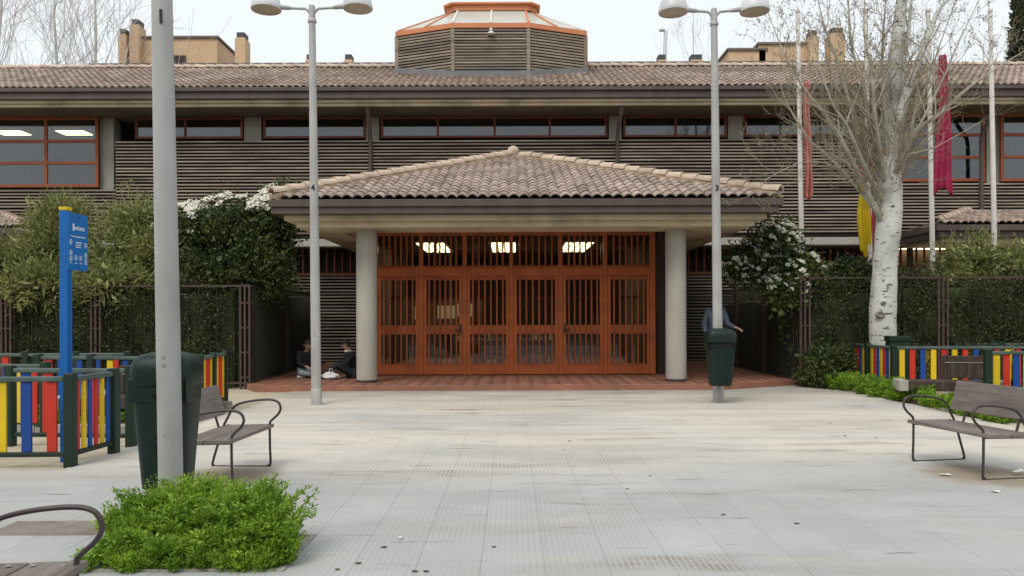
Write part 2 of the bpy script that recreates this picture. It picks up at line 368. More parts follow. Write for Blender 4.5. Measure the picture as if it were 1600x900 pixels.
M['brick_tan'] = pm('tan_brick', (.66,.46,.285), (.60,.41,.25), 1.2, .9, .1, 20., world=True, stretch=(1,1,3))
M['roof_far'] = pm('far_grey_roof', (.20,.16,.14), (.15,.125,.11), .6, .9, world=True)
M['metal_cap'] = pm('chimney_cap_metal', (.12,.12,.125), None, 4., .6)
M['flag_pink'] = pm('faded_red_cloth', (.64,.24,.20), (.56,.19,.16), 4., .85, transl=.2)
M['flag_red'] = pm('red_cloth', (.50,.09,.09), (.42,.07,.07), 4., .85, transl=.2)
M['flag_yellow'] = pm('yellow_cloth', (.72,.52,.012), (.64,.45,.01), 4., .85, transl=.2)
M['flag_crimson'] = pm('crimson_cloth', (.50,.035,.13), (.40,.028,.085), 3., .85, transl=.2)
M['skin'] = pm('skin', (.42,.24,.17), (.38,.21,.15), 6., .55)
M['hair'] = pm('dark_hair', (.022,.014,.010), None, 20., .6, .4, 80.)
M['jacket_blue'] = pm('slate_blue_jacket', (.075,.095,.13), (.055,.07,.10), 6., .85, .3, 40.)
M['cloth_black'] = pm('black_cloth', (.012,.012,.014), None, 6., .9, .3, 40.)
M['cloth_dark'] = pm('dark_trousers', (.02,.022,.028), None, 6., .9, .3, 40.)
M['cloth_grey'] = pm('pale_grey_trousers', (.25,.29,.30), (.20,.24,.26), 6., .9, .3, 40.)
M['cloth_white'] = pm('off_white_cloth', (.62,.58,.50), None, 6., .9, .3, 40.)
M['paper'] = pm('white_paper', (.72,.72,.68), None, 6., .9)
M['desk'] = pm('lobby_furniture', (.13,.085,.06), (.10,.065,.045), 3., .6)
M['book1'] = pm('mixed_covers', (.35,.34,.32), (.12,.13,.16), 14., .7, lo=.45, hi=.55)
M['deadleaf'] = pm('dry_leaf', (.12,.08,.045), None, 9., .9)
M['knot'] = pm('dark_knot_bark', (.26,.245,.205), (.11,.095,.07), 9., .9, .5, 40.)
M['slab_dark'] = pm('dark_paving_patch', (.17,.145,.115), (.27,.24,.20), 3., .85, .4, 60., world=True)
M['tree_mass'] = pm('far_tree_mass', (.06,.065,.035), (.11,.10,.07), .4, .9, island=.4, world=True)
M['orange_dark'] = pm('shade_dimmed_orange_bar', (.21,.06,.026), (.15,.045,.02), 2., .7, world=True, orand=.15)  # orange paint darkened in its colour to stand for shade on the clerestory
M['slat_low'] = pm('shaded_brown_slat', (.20,.165,.135), (.13,.11,.09), 2.2, .85, .3, 30., orand=.24, world=True, stretch=(.4,2,6), dirt=.6, dscale=1.1, dcol=(.045,.038,.032))  # slat tone lowered so the colour itself carries the shade under the porch
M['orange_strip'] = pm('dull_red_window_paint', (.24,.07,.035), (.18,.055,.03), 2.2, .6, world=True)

# =================================================================== the setting
g = MB().add([(-1500,-400,-.07),(1500,-400,-.07),(1500,2500,-.07),(-1500,2500,-.07)], [(0,1,2,3)]).build('ground', M['asphalt']); tag(g, kind='structure')
b = MB().box(-9.4, 9.4, -4, 7.9, -.3, -.004); b.box(-4.66, 7.0, 7.9, 17.4, -.3, -.0041)
plaza = tag(b.build('plaza_pavement', M['mortar']), kind='structure')
s = MB().box(-26, -4.66, 7.9, 25, -.3, -.020); tag(s.build('sand_ground', M['sand']), kind='structure')
s = MB().box(7.0, 26, 7.9, 25, -.3, -.021); tag(s.build('earth_ground', M['sand']), kind='structure')

# paving slabs: the 300 that show largest are single pieces, the rest is one mass
SL = .4; PITX, PITY = (-2.6, -1.4), (4.7, 5.5)
def slab_mb(h=.0, sx=SL):
    a, c = sx/2 - .0008, sx/2 - .002
    vs = [(-a,-a,-.02),(a,-a,-.02),(a,a,-.02),(-a,a,-.02),(-a,-a,-.0012),(a,-a,-.0012),(a,a,-.0012),(-a,a,-.0012),(-c,-c,0),(c,-c,0),(c,c,0),(-c,c,0)]
    fs = [(0,1,5,4),(1,2,6,5),(2,3,7,6),(3,0,4,7),(4,5,9,8),(5,6,10,9),(6,7,11,10),(7,4,8,11),(8,9,10,11)]
    return vs, fs
sv, sf = slab_mb(); slab_me = MB().add(sv, sf).mesh('paving_slab', M['paving'])
cells = []
for i in range(-24, 32):
    for j in range(-13, 29):
        x, y = -3.0 + (i + .5) * SL, 4.7 + (j + .5) * SL
        if PITX[0] < x < PITX[1] and PITY[0] < y < PITY[1]: continue
        if y < 7.9:
            if abs(x) > 9.2 or y < -1: continue
        elif not (-4.6 < x < 6.95 and y < 16.1): continue
        vis = y > 4.35 and abs(x) < (y + .1) * .667 + .1
        cells.append((0 if vis else 1, y, x))
cells.sort(); one = [c for c in cells if c[0] == 0][:300]; rest = cells[len(one):]
for (k, y, x) in one:
    o = link('paving_slab', slab_me, plaza); o.location = (x, y, random.uniform(-.0006, .0006))
    o.rotation_euler = (random.uniform(-.002, .002), random.uniform(-.002, .002), random.uniform(-.003, .003))
for (u, v) in ((30,828),(70,831),(870,692),(890,692)):
    d = F*CH/(v-HOR); x = X(u, d, v); best = min((c for c in plaza.children), key=lambda c: (c.location.x-x)**2 + (c.location.y-d)**2)
    best.material_slots[0].link = 'OBJECT'; best.material_slots[0].material = M['slab_dark'] if u < 200 else M['paving']
V, Fc = [], []
S0 = np.array(sv) * np.array([1.003, 1.003, 1]); S0[4:8, 2] = -.0003
for q, (k, y, x) in enumerate(rest):
    V.append(S0 + np.array([x, y, random.uniform(-.0003, .0003)])); Fc.append(np.array(sf) + q * len(sv))
o = np_mesh('paving_slabs', np.concatenate(V), np.concatenate(Fc), M['paving'], plaza); tag(o, kind='stuff')

# planting pit round the near lamp post
pit = thing('tree_pit', 'square planting pit with stone edging at the foot of the near lamp post', 'planting pit', (-2.0, 5.1, 0))
MB().box(-.60, .60, -.40, .40, -.3, -.03).build('soil', M['earth'], pit)
for (x0, x1, y0, y1) in ((-.6,.6,-.4,-.32), (-.6,.6,.36,.4), (-.6,-.56,-.32,.36), (.56,.6,-.32,.36)):
    MB().box(x0+.003, x1-.003, y0+.003, y1-.003, -.03, .012).build('edging_stone', M['stone'], pit, bevel=.008)

# ------------------------------------------------------------------- roof tiles
TW, TL = .216, .345
def tile_arrays(h=.062, n=8, over=.05):
    vs, fs = [], []
    for r, (y, dz) in enumerate(((0., .028), (TL + over, 0.))):
        for i in range(n + 1):
            t = i / n; vs.append(((t - .5) * TW, y, h * abs(math.sin(math.pi * t)) ** .85 + dz))
    for i in range(n + 1):
        t = i / n; vs.append(((t - .5) * TW, .004, max(h * abs(math.sin(math.pi * t)) ** .85 - .002, 0)))
    for i in range(n): fs.append((i, i+1, n+2+i, n+1+i))
    for i in range(n): fs.append((2*(n+1)+i, 2*(n+1)+i+1, i+1, i))
    return np.array(vs), np.array(fs)
TV, TF = tile_arrays()
tile_me = MB().add(TV.tolist(), TF.tolist()).mesh('roof_tile', M['tile']); smooth_mesh(tile_me, 50)
def lay_tiles(name, origin, ex, ey, width, length, inside, mat, parent, singles=0, jit=.004, nmax=99999):
    """rows of tiles on a slope: origin = lower left corner, ex along the eave, ey up the slope"""
    origin, ex, ey = Vector(origin), Vector(ex).normalized(), Vector(ey).normalized(); ez = ex.cross(ey)
    pos = []
    for r in range(int(length / TL) + 1):
        for c in range(int(width / TW) + 1):
            a, b_ = (c + .5) * TW, r * TL
            if b_ > length or a > width or not inside(a, b_ + TL * .45): continue
            pos.append((r, c, a, b_))
    pos.sort()
    B = np.array([list(ex), list(ey), list(ez)])
    Vs, Fs = [], []
    for k, (r, c, a, b_) in enumerate(pos):
        p = origin + ex * (a + random.uniform(-jit, jit)) + ey * (b_ + random.uniform(-.012, .006)) + ez * random.uniform(0, .008)
        if k < singles:
            o = link('roof_tile', tile_me, parent)
            m3 = Matrix((ex, ey, ez)).transposed().to_4x4(); m3.translation = p
            o.matrix_local = m3 @ Matrix.Rotation(random.uniform(-.025, .025), 4, 'Z')
        else:
            yaw = random.uniform(-.02, .02); t = TV.copy(); t[:, 0] += -yaw * TV[:, 1]
            Vs.append(t @ B + np.array(p)); Fs.append(TF + len(Vs[:-1]) * len(TV))
    if Vs:
        o = np_mesh(name, np.concatenate(Vs), np.concatenate(Fs), mat, parent, smooth=True); tag(o, kind='stuff')
        o.data.set_sharp_from_angle(angle=R(50))
def cap_arrays(L=.46, r0=.142, r1=.108, n=10):
    vs, fs = [], []
    for (y, r, dz) in ((0, r0, .022), (L, r1, 0.), (.004, r0 - .035, .0)):
        for i in range(n + 1):
            q = math.pi * (-.06 + 1.12 * i / n); vs.append((r * math.cos(q), y, r * math.sin(q) * .85 + dz))
    for i in range(n): fs.append((i+1, i, n+1+i, n+2+i))
    for i in range(n): fs.append((i, i+1, 2*(n+1)+i+1, 2*(n+1)+i))
    return vs, fs
cv, cf = cap_arrays(); cap_me = MB().add(cv, cf).mesh('ridge_tile', M['ridge']); smooth_mesh(cap_me, 50)
def lay_caps(a, b_, parent, step=.40, name='ridge_tile', lift=.02):
    a, b_ = Vector(a), Vector(b_); d = (b_ - a); L = d.length; d.normalize()
    sx = d.cross(Vector((0,0,1))).normalized(); uz = sx.cross(d)
    for k in range(int(L / step)):
        o = link(name, cap_me, parent); m = Matrix((sx, d, uz)).transposed().to_4x4()
        m.translation = a + d * (k * step) + uz * (lift + random.uniform(0, .012))
        o.matrix_local = m @ Matrix.Rotation(random.uniform(-.03, .03), 4, 'Z') @ Matrix.Rotation(random.uniform(-.015, .015), 4, 'X')

# =================================================================== main building
WY = 24.6                                # face of the slatted upper storey
main = thing('slatted_building', 'long low two-storey building with dark slatted walls and tiled roof', 'building', (0, WY, 0))
main_inv = Matrix.Translation((0, -WY, 0))
class PB(MB):                            # mesh builder that shifts world coordinates into the building's frame
    def build(s, name, mats, parent=None, **k):
        if parent is main: s.v = [(x, y - WY, z) for (x, y, z) in s.v]
        return MB.build(s, name, mats, parent, **k)
BX0, BX1 = -23.5, 23.5
EY, EZ, RSL = 23.5, Z(134, 23.5), .45    # eave line of the main roof
RY = 28.0; RZ = EZ + RSL * (RY - EY)
# roof
ey = Vector((0, 1, RSL)).normalized(); slen = (RY - EY) * math.sqrt(1 + RSL**2)
rf = PB().add([(BX0,EY+.02,EZ-.09),(BX1,EY+.02,EZ-.09),(BX1,RY,RZ-.09),(BX0,RY,RZ-.09),(BX0,2*RY-EY,EZ-.09),(BX1,2*RY-EY,EZ-.09)], [(0,1,2,3),(3,2,5,4)])
rf.add([(BX0,EY+.02,EZ-.09),(BX0,RY,RZ-.09),(BX0,2*RY-EY,EZ-.09)], [(0,1,2)]); rf.add([(BX1,EY+.02,EZ-.09),(BX1,RY,RZ-.09),(BX1,2*RY-EY,EZ-.09)], [(2,1,0)])
roof = rf.build('roof', M['underlay'], main)
LCX, LF, LS = -.68, 25.55, 26.3          # roof lantern: centre, front face, shoulder
def in_lantern(x, y): return abs(x - LCX) < 3.1 and 25.75 < y < 30.3 and (y > 26.5 or abs(x - LCX) < 1.2 + (y - 25.6) * 1.8)
lay_tiles('roof_tiles', (BX0, EY - WY - .05, EZ - .055), (1,0,0), ey, BX1 - BX0, slen, lambda a, b_: not in_lantern(BX0 + a, EY + b_ * .91), M['tile_main'], main)
lay_caps((BX0, RY - WY, RZ + .0), (LCX - 3.0, RY - WY, RZ), main); lay_caps((LCX + 3.1, RY - WY, RZ), (BX1, RY - WY, RZ), main)
# eave: gutter board in two bands, two cream ledges, soffit
PB().box(BX0, BX1, 23.42, 23.75, EZ-.155, EZ-.035).build('gutter', M['gutter'], main, bevel=.012)
PB().box(BX0, BX1, 23.50, 23.75, EZ-.36, EZ-.157).build('fascia', M['gutter'], main, bevel=.008)
for i, x in enumerate(np.arange(BX0, BX1 - .1, 4.7)):
    PB().box(x, x + 4.694, 23.62, 23.78, EZ-.455, EZ-.362).build('ledge', M['beam'], main, bevel=.008)
    PB().box(x, x + 4.694, 23.70, 23.82, EZ-.545, EZ-.457).build('ledge', M['beam'], main, bevel=.008)
SOF = EZ - .535
PB().box(BX0, BX1, 23.822, 26.3, SOF, SOF + .1).build('soffit', M['soffit'], main)
# structure: piers, floor slab band, walls
UPT, UPB = Z(218, WY), Z(372, 24.5)
WB = 24.98                                # window plane of the upper storey
piers = [(158,180),(383,410),(573,594),(952,972),(1138,1162),(1335,1355),(1541,1563)]
for (u0, u1) in piers:
    PB().box(X(u0, 25.1), X(u1, 25.1), 25.05, 25.5, UPB, SOF).build('pier', M['concrete'], main, bevel=.01)
PB().box(BX0, BX1, WY - .12, WY + .5, Z(384, 24.5), UPB - .01).build('floor_band', M['concrete'], main, bevel=.01)
PB().box(X(182, WY), X(1405, WY), WY + .05, WY + .25, UPB, UPT - .03).build('wall', M['slatback'], main)
PB().box(BX0, X(182, WY)-.002, WY + .05, WY + .25, UPB, Z(293, WY) - .02).build('wall', M['slatback'], main)
PB().box(X(1405, WY)+.002, BX1, WY + .05, WY + .25, UPB, Z(288, WY) - .02).build('wall', M['slatback'], main)
PB().box(X(182, WY)-.1, X(1405, WY)+.1, WY + .25, WB - .05, UPT - .10, UPT - .04).build('sill', M['gutter'], main)
# slats
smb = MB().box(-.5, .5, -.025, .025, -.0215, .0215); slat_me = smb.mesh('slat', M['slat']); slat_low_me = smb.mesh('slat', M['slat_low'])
def slat_row(x0, x1, z0, z1, y, pitch=.105, me=slat_me):
    n = int((z1 - z0) / pitch)
    for i in range(n):
        o = link('slat', me, main); o.location = ((x0 + x1) / 2, y - WY + random.uniform(-.006, .006), z1 - .045 - i * pitch + random.uniform(-.007, .007)); o.scale = (x1 - x0, 1, 1)
        o.rotation_euler.y = random.uniform(-.0012, .0012)
DP = [X(582, 24.5), X(968, 24.5)]
slat_row(X(182, WY), DP[0] - .004, UPB + .03, UPT, WY)
slat_row(DP[0] + .004, DP[1] - .004, UPB + .03, UPT, WY)
slat_row(DP[1] + .004, X(1405, WY), UPB + .03, UPT, WY)
slat_row(BX0, X(182, WY) - .01, UPB + .03, Z(293, WY), WY)
slat_row(X(1405, WY) + .01, BX1, UPB + .03, Z(288, WY), WY)
# downpipes
for x in DP + [X(1503, 24.5) + .7]:
    PB().tube([(x, 23.75, EZ-.36), (x, 23.80, EZ-.62), (x - .05, 24.45, UPT + .15), (x - .05, 24.52, UPT - .1), (x - .05, 24.52, UPB - .2)], .062, 10).build('downpipe', M['gutter'], main, smooth=40)
# windows: strip lights and the tall corner lights
def window(x0, x1, z0, z1, y, mull=(), rails=(), fw=.075, mat='orange_win'):
    fr = PB(); d = .07
    fr.box(x0, x1, y, y + d, z1 - fw, z1); fr.box(x0, x1, y, y + d, z0, z0 + fw)
    fr.box(x0, x0 + fw, y + .002, y + d - .002, z0 + fw, z1 - fw); fr.box(x1 - fw, x1, y + .002, y + d - .002, z0 + fw, z1 - fw)
    for q in mull: fr.box(q - fw/2, q + fw/2, y + .004, y + d - .004, z0 + fw, z1 - fw)
    for q in rails: fr.box(x0 + fw, x1 - fw, y + .001, y + d - .006, q - fw/2, q + fw/2)
    w = fr.build('window', M[mat], main, bevel=.006)
    xs = [x0 + fw] + sorted(mull) + [x1 - fw]; zs = [z0 + fw] + sorted(rails) + [z1 - fw]
    for i in range(len(xs) - 1):
        for j in range(len(zs) - 1):
            MB().box(xs[i], xs[i+1], y + .03 - WY, y + .036 - WY, zs[j], zs[j+1]).build('pane', M['glass'], w)
zt, zb = SOF - .01, Z(215, WB)
for (u0, u1, ms) in ((212,380,(290,)), (412,572,(490,)), (596,950,(685,774,860)), (975,1137,(1057,)), (1164,1333,(1250,))):
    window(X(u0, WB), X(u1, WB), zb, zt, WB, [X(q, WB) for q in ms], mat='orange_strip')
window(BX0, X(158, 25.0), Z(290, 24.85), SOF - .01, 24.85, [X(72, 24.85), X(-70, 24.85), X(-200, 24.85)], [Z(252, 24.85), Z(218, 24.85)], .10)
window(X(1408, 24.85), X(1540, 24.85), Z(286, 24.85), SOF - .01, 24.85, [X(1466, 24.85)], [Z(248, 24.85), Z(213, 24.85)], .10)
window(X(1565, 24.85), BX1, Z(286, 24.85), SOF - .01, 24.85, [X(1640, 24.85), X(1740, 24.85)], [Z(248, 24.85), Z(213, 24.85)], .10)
# rooms behind the upper windows
MZ = UPB - .3
rm = PB(); rm.box(BX0, BX1, 31.5, 31.7, MZ, SOF + .05)
rm.box(BX0, BX0 + .2, 25.6, 31.5, MZ, SOF); rm.box(BX1 - .2, BX1, 25.6, 31.5, MZ, SOF)
for u in (169, 396, 960, 1150, 1375, 1552): rm.box(X(u, 25.5) - .07, X(u, 25.5) + .07, 25.52, 31.5, MZ, SOF - .002)
rm.build('inner_wall', M['inside'], main)
PB().box(BX0, BX1, 26.3, 31.5, SOF - .002, SOF + .1).build('ceiling', M['inside_ceil'], main)
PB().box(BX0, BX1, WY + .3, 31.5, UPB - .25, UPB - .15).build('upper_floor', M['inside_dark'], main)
# ground floor: orange barred clerestory over slats
GY = 25.3; GT, GB = Z(386, GY), Z(428, GY)
for (x0, x1) in ((BX0, -3.9), (3.9, BX1)):
    PB().box(x0, x1, GY + .05, GY + .25, -.06, GB - .04).build('wall', M['slatback'], main)
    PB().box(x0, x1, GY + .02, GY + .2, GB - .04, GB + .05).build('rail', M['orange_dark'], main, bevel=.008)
    PB().box(x0, x1, GY + .9, GY + 1.0, GB + .05, GT + .3).build('back_wall', M['inside_dark'], main)
PB().box(BX0, BX1, WY + .3, GY + 1.0, GT, GT + .08).build('soffit', M['soffit'], main)
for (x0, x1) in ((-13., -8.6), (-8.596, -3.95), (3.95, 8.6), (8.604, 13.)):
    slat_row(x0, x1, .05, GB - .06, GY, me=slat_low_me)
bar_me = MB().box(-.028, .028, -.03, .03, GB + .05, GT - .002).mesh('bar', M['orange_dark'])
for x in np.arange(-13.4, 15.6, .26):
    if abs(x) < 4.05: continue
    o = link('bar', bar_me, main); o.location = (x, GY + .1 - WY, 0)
for x in (-8.6, 8.6, -13.1, 13.1):
    PB().box(x - .09, x + .09, GY - .06, GY + .012, -.06, GT).build('post', M['wall_dark'], main)
# lit ceiling panels in the upper left room and on the ground floor right
def panel_light(x, y, z, w, d, label, grid=(1, 1)):
    t = thing('ceiling_light', label, 'ceiling light', (x, y, z))
    MB().box(-w/2-.03, w/2+.03, -d/2-.03, d/2+.03, -.03, -.001).build('housing', M['shade'], t)
    cw, cd = w / grid[0], d / grid[1]; gp = .0 if grid == (1, 1) else .035
    for i in range(grid[0]):
        for j in range(grid[1]):
            MB().box(-w/2 + i*cw + gp, -w/2 + (i+1)*cw - gp, -d/2 + j*cd + gp, -d/2 + (j+1)*cd - gp, -.05, -.0305).build('light_panel', M['lamp_on'], t)
    return t
zc = SOF - .004
def dz(v): return (zc - CH) / ((HOR - v) / F)
for (u, lab) in ((20, 'lit rectangular ceiling panel behind the upper window, nearest the left picture edge'), (117, 'lit rectangular ceiling panel behind the upper window, beside the pale pier')):
    d = dz(203.5); panel_light(X(u, d), d, zc, .95, .62, lab)
t = panel_light(X(1432, 26.1), GY + .72, GT - .004, 2.0, .30, 'low lit strip light behind the orange bars right of the white tree trunk')

# ------------------------------------------------------------------- roof lantern
lan = thing('roof_lantern', 'octagonal slatted roof lantern with orange-edged glass skylight on the ridge', 'roof lantern', (LCX, 28.0, 0))
def oct_(hf, hw, yf, ys): return [(-hw, ys), (-hf, yf), (hf, yf), (hw, ys), (hw, -ys), (hf, -yf), (-hf, -yf), (-hw, -ys)]
yf, ys = LF - 28.0, LS - 28.0
LZ0, LZ1 = Z(112, LF), Z(44, LF)
def ring(mb, poly, z0, z1):
    n = len(poly); vs = [(x, y, z0) for x, y in poly] + [(x, y, z1) for x, y in poly]
    mb.add(vs, [(i, (i+1) % n, n + (i+1) % n, n + i) for i in range(n)] + [tuple(range(n, 2*n)), tuple(reversed(range(n)))]); return mb
ring(MB(), oct_(1.22, 3.18, yf + .06, ys + .06), EZ + .3, LZ1).build('core', M['slatback'], lan)
P8 = oct_(1.26, 3.24, yf, ys)
nsl = int((LZ1 - LZ0) / .098)
for i in range(8):
    a, b_ = P8[i], P8[(i+1) % 8]
    if i in (4, 5, 6): continue
    mx_, my_ = (a[0]+b_[0])/2, (a[1]+b_[1])/2; L = math.hypot(b_[0]-a[0], b_[1]-a[1]); q = math.atan2(b_[1]-a[1], b_[0]-a[0])
    me = MB().box(-L/2 + .06, L/2 - .06, -.02, .025, -.029, .029).mesh('slat', M['slat_grey'])
    for k in range(nsl):
        o = link('slat', me, lan); o.location = (mx_, my_, LZ1 - .06 - k * .098 + random.uniform(-.004, .004)); o.rotation_euler = (0, 0, q)
for (x, y) in P8[:4]: MB().box(x - .06, x + .06, y - .04, y + .06, LZ0 - .3, LZ1 - .01).build('corner_post', M['slat_grey'], lan, bevel=.01)
# lead flashing skirt following the roof slope
fl = MB()
q8 = oct_(1.33, 3.32, yf - .07, ys - .05)[:4]
def roofz(y): return EZ + RSL * (28.0 + y - EY)
q4 = [(-3.34, .4)] + q8 + [(3.34, .4)]
for i in range(5):
    a, b_ = q4[i], q4[i+1]; za, zb_ = min(roofz(a[1]), RZ) + .0, min(roofz(b_[1]), RZ) + .0
    fl.add([(a[0], a[1], za - .05), (b_[0], b_[1], zb_ - .05), (b_[0], b_[1], zb_ + .22), (a[0], a[1], za + .22), (a[0]*.97, a[1]*.94, za + .22), (b_[0]*.97, b_[1]*.94, zb_ + .22)], [(0,1,2,3), (3,2,5,4)])
fl.build('flashing', M['lead'], lan)
ring(MB(), oct_(1.30, 3.28, yf - .05, ys - .04), LZ1, LZ1 + .17).build('eave_frame', M['orange_roof'], lan, bevel=.01)
TOPZ = LZ1 + 1.26; tp = oct_(1.20, 1.50, -.75, -.5); bt = oct_(1.26, 3.2, yf, ys)
for i in range(8):
    a, b_, c, d = bt[i], bt[(i+1) % 8], tp[(i+1) % 8], tp[i]
    n = 2 if i in (1, 5) else (2 if i in (0, 2, 4, 6) else 1)
    for k in range(n):
        def L_(p, q, t): return (p[0] + (q[0]-p[0])*t, p[1] + (q[1]-p[1])*t)
        p0, p1, p2, p3 = L_(a, b_, k/n), L_(a, b_, (k+1)/n), L_(d, c, (k+1)/n), L_(d, c, k/n)
        v8 = [(*p0, LZ1+.17), (*p1, LZ1+.17), (*p2, TOPZ), (*p3, TOPZ)]; v8 += [(x, y, z - .02) for (x, y, z) in v8]
        MB().add(v8, [(0,1,2,3), (7,6,5,4), (0,4,5,1), (1,5,6,2), (2,6,7,3), (3,7,4,0)]).build('pane', M['skyglass'], lan)
        MB().bar((*p0, LZ1+.19), (*p3, TOPZ + .02), .065, .05).build('glazing_bar', M['orange_roof'] if i in (0, 2, 6) or k == 1 and i != 1 else M['white_pole'], lan)
ring(MB(), oct_(1.30, 1.60, -.85, -.58), TOPZ - .02, TOPZ + .17).build('top_frame', M['orange_roof'], lan, bevel=.01)
ring(MB(), oct_(1.42, 1.72, -.95, -.66), TOPZ + .172, TOPZ + .24).build('cap', M['orange_roof'], lan, bevel=.01)
MB().add([(-1.3,-.8,TOPZ+.24),(1.3,-.8,TOPZ+.24),(1.3,.8,TOPZ+.24),(-1.3,.8,TOPZ+.24),(0,0,TOPZ+.5)], [(0,1,4),(1,2,4),(2,3,4),(3,0,4)]).build('top_glass', M['skyglass'], lan)
fl = thing('floodlight', 'small white floodlight fixed to the front of the slatted roof lantern', 'floodlight', (X(769, LF), LF - .03, Z(50, LF)))
MB().lathe([(.03,.0),(.09,-.03),(.13,-.09),(.135,-.10),(.0,-.1)], 14, (0,-.06,-.0)).build('shade', M['shade'], fl, smooth=40)
MB().lathe([(.0,.11),(.05,.10),(.055,.03),(.03,0)], 12, (0,-.05,0)).build('lamp_body', M['shade'], fl, smooth=40)
MB().box(-.02,.02,-.05,.03,.02,.06).build('bracket', M['shade'], fl)

# =================================================================== entrance porch
PX0, PX1, PY, PZ, PSL = X(423, 16), X(1222, 16), 16.0, Z(308, 16), .36
AX, AY = .05, 21.4; AZ = PZ + PSL * (AY - PY)
porch = thing('entrance_porch', 'deep entrance porch with hipped tiled roof on two round concrete columns', 'porch', (0, PY, 0))
class QB(MB):
    def build(s, name, mats, parent=None, **k):
        if parent is porch: s.v = [(x, y - PY, z) for (x, y, z) in s.v]
        return MB.build(s, name, mats, parent, **k)
BK = WY - .13
c0, c1, c2, c3 = (PX0, PY, PZ - .02), (PX1, PY, PZ - .02), (PX1, BK, PZ - .02), (PX0, BK, PZ - .02); ap, ar = (AX, AY, AZ - .02), (AX, BK, AZ - .02)
QB().add([c0, c1, c2, c3, ap, ar], [(0,1,4), (1,2,5,4), (3,0,4,5), (2,3,5), (3,2,1,0)]).build('roof', M['underlay'], porch)
eyf = Vector((0, 1, PSL)).normalized(); lf = (AY - PY) * math.sqrt(1 + PSL**2)
def in_front(a, b_):
    t = b_ / lf; return PX0 + (AX - PX0) * t + .02 < PX0 + a < PX1 + (AX - PX1) * t - .02
lay_tiles('roof_tiles', (PX0, -.09, PZ - .025), (1,0,0), eyf, PX1 - PX0, lf, in_front, M['tile'], porch, singles=300)
for (xe, sg) in ((PX0, 1), (PX1, -1)):
    w = BK - PY; run = abs(AX - xe); L = math.hypot(run, AZ - PZ)
    ex = (0, -1, 0) if sg > 0 else (0, 1, 0); o0 = (xe - .09*sg, BK - PY, PZ - .025) if sg > 0 else (xe - .09*sg, 0, PZ - .025)
    def ins(a, b_, sg=sg, w=w, L=L):
        yy = (w - a) if sg > 0 else a
        return yy > (AY - PY) * b_ / L
    lay_tiles('roof_tiles', o0, ex, (sg * run, 0, AZ - PZ), w, L, ins, M['tile'], porch)
lay_caps((PX0 + .02, .04, PZ + .05), (AX, AY - PY, AZ + .05), porch, name='hip_tile', lift=.05)
lay_caps((PX1 - .02, .04, PZ + .05), (AX, AY - PY, AZ + .05), porch, name='hip_tile', lift=.05)
lay_caps((AX, AY - PY, AZ + .05), (AX, BK - PY, AZ + .05), porch, name='ridge_tile')
for xe in (PX0, PX1):
    QB().bar((xe + (AX-xe)*.01, PY + .05, PZ + .015), (AX, AY, AZ + .015), .30, .15).build('mortar_bed', M['mortar_roof'], porch)
MB().lathe([(.0,-.02),(.12,.0),(.16,.08),(.17,.16),(.13,.25),(.06,.29),(0,.295)], 14, (AX, AY - PY - .05, AZ + .02)).build('finial', M['ridge'], porch, smooth=50)
QB().box(PX0 - .02, PX1 + .02, PY - .08, BK, PZ - .195, PZ - .045).build('gutter', M['gutter'], porch, bevel=.012)
QB().box(PX0 + .02, PX1 - .06, PY - .03, BK, PZ - .335, PZ - .197).build('fascia', M['gutter'], porch, bevel=.008)
CEIL = PZ - .57; LCEIL = PZ - .338
QB().box(PX0 + .22, PX1 - .24, PY + .2, 17.5, PZ - .445, PZ - .337).build('ledge', M['beam'], porch, bevel=.008)
QB().box(PX0 + .42, PX1 - .44, PY + .4, 17.5, PZ - .565, PZ - .447).build('ledge', M['beam'], porch, bevel=.008)
QB().box(-3.855, 3.855, 17.502, 19.34, LCEIL - .012, PZ - .3365).build('ceiling', M['soffit'], porch)
for (a, c, e, h) in ((PX0 + .22, -3.86, PX0 + .42, -3.86), (3.86, PX1 - .24, 3.86, PX1 - .44)):
    QB().box(a, c, 17.502, BK, PZ - .445, PZ - .337).build('ledge', M['beam'], porch)
    QB().box(e, h, 17.502, BK, PZ - .565, PZ - .447).build('ledge', M['beam'], porch)
# tiled platform
ST = .12
pl = QB().add([(X(398,16.3),16.3,-.05),(X(1130,16.3),16.3,-.05),(X(1245,17.2),17.35,-.05),(X(1245,17.2),25,-.05),(-6.0,25,-.05),(-6.0,17.2,-.05)] +
              [(X(398,16.3),16.3,ST-.012),(X(1130,16.3),16.3,ST-.012),(X(1245,17.2),17.35,ST-.012),(X(1245,17.2),25,ST-.012),(-6.0,25,ST-.012),(-6.0,17.2,ST-.012)],
              [(0,1,7,6),(1,2,8,7),(2,3,9,8),(3,4,10,9),(4,5,11,10),(5,0,6,11),(6,7,8,9,10,11)])
plat = pl.build('platform', M['terracotta'], porch)
V, Fc = [], []; q = 0
for i in range(-21, 22):
    for j in range(0, 10):
        x, y = i * .3, 16.31 + .3 * (j + .5)
        if x < -5.3 - (y - 16.3) * .35 or x > 4.4 + (y - 16.3) * 1.5 or abs(x) > 6.1: continue
        if y > 19.1 and abs(x) < 3.9: continue
        a = .146; z = ST + random.uniform(-.001, .001) 
        V.append(np.array([(x-a,y-a-PY,z-.012),(x+a,y-a-PY,z-.012),(x+a,y+a-PY,z-.012),(x-a,y+a-PY,z-.012),(x-a,y-a-PY,z),(x+a,y-a-PY,z),(x+a,y+a-PY,z),(x-a,y+a-PY,z)]))
        Fc.append(np.array([(0,1,5,4),(1,2,6,5),(2,3,7,6),(3,0,4,7),(4,5,6,7)]) + q * 8); q += 1
tag(np_mesh('floor_tiles', np.concatenate(V), np.concatenate(Fc), M['terracotta'], porch), kind='stuff')
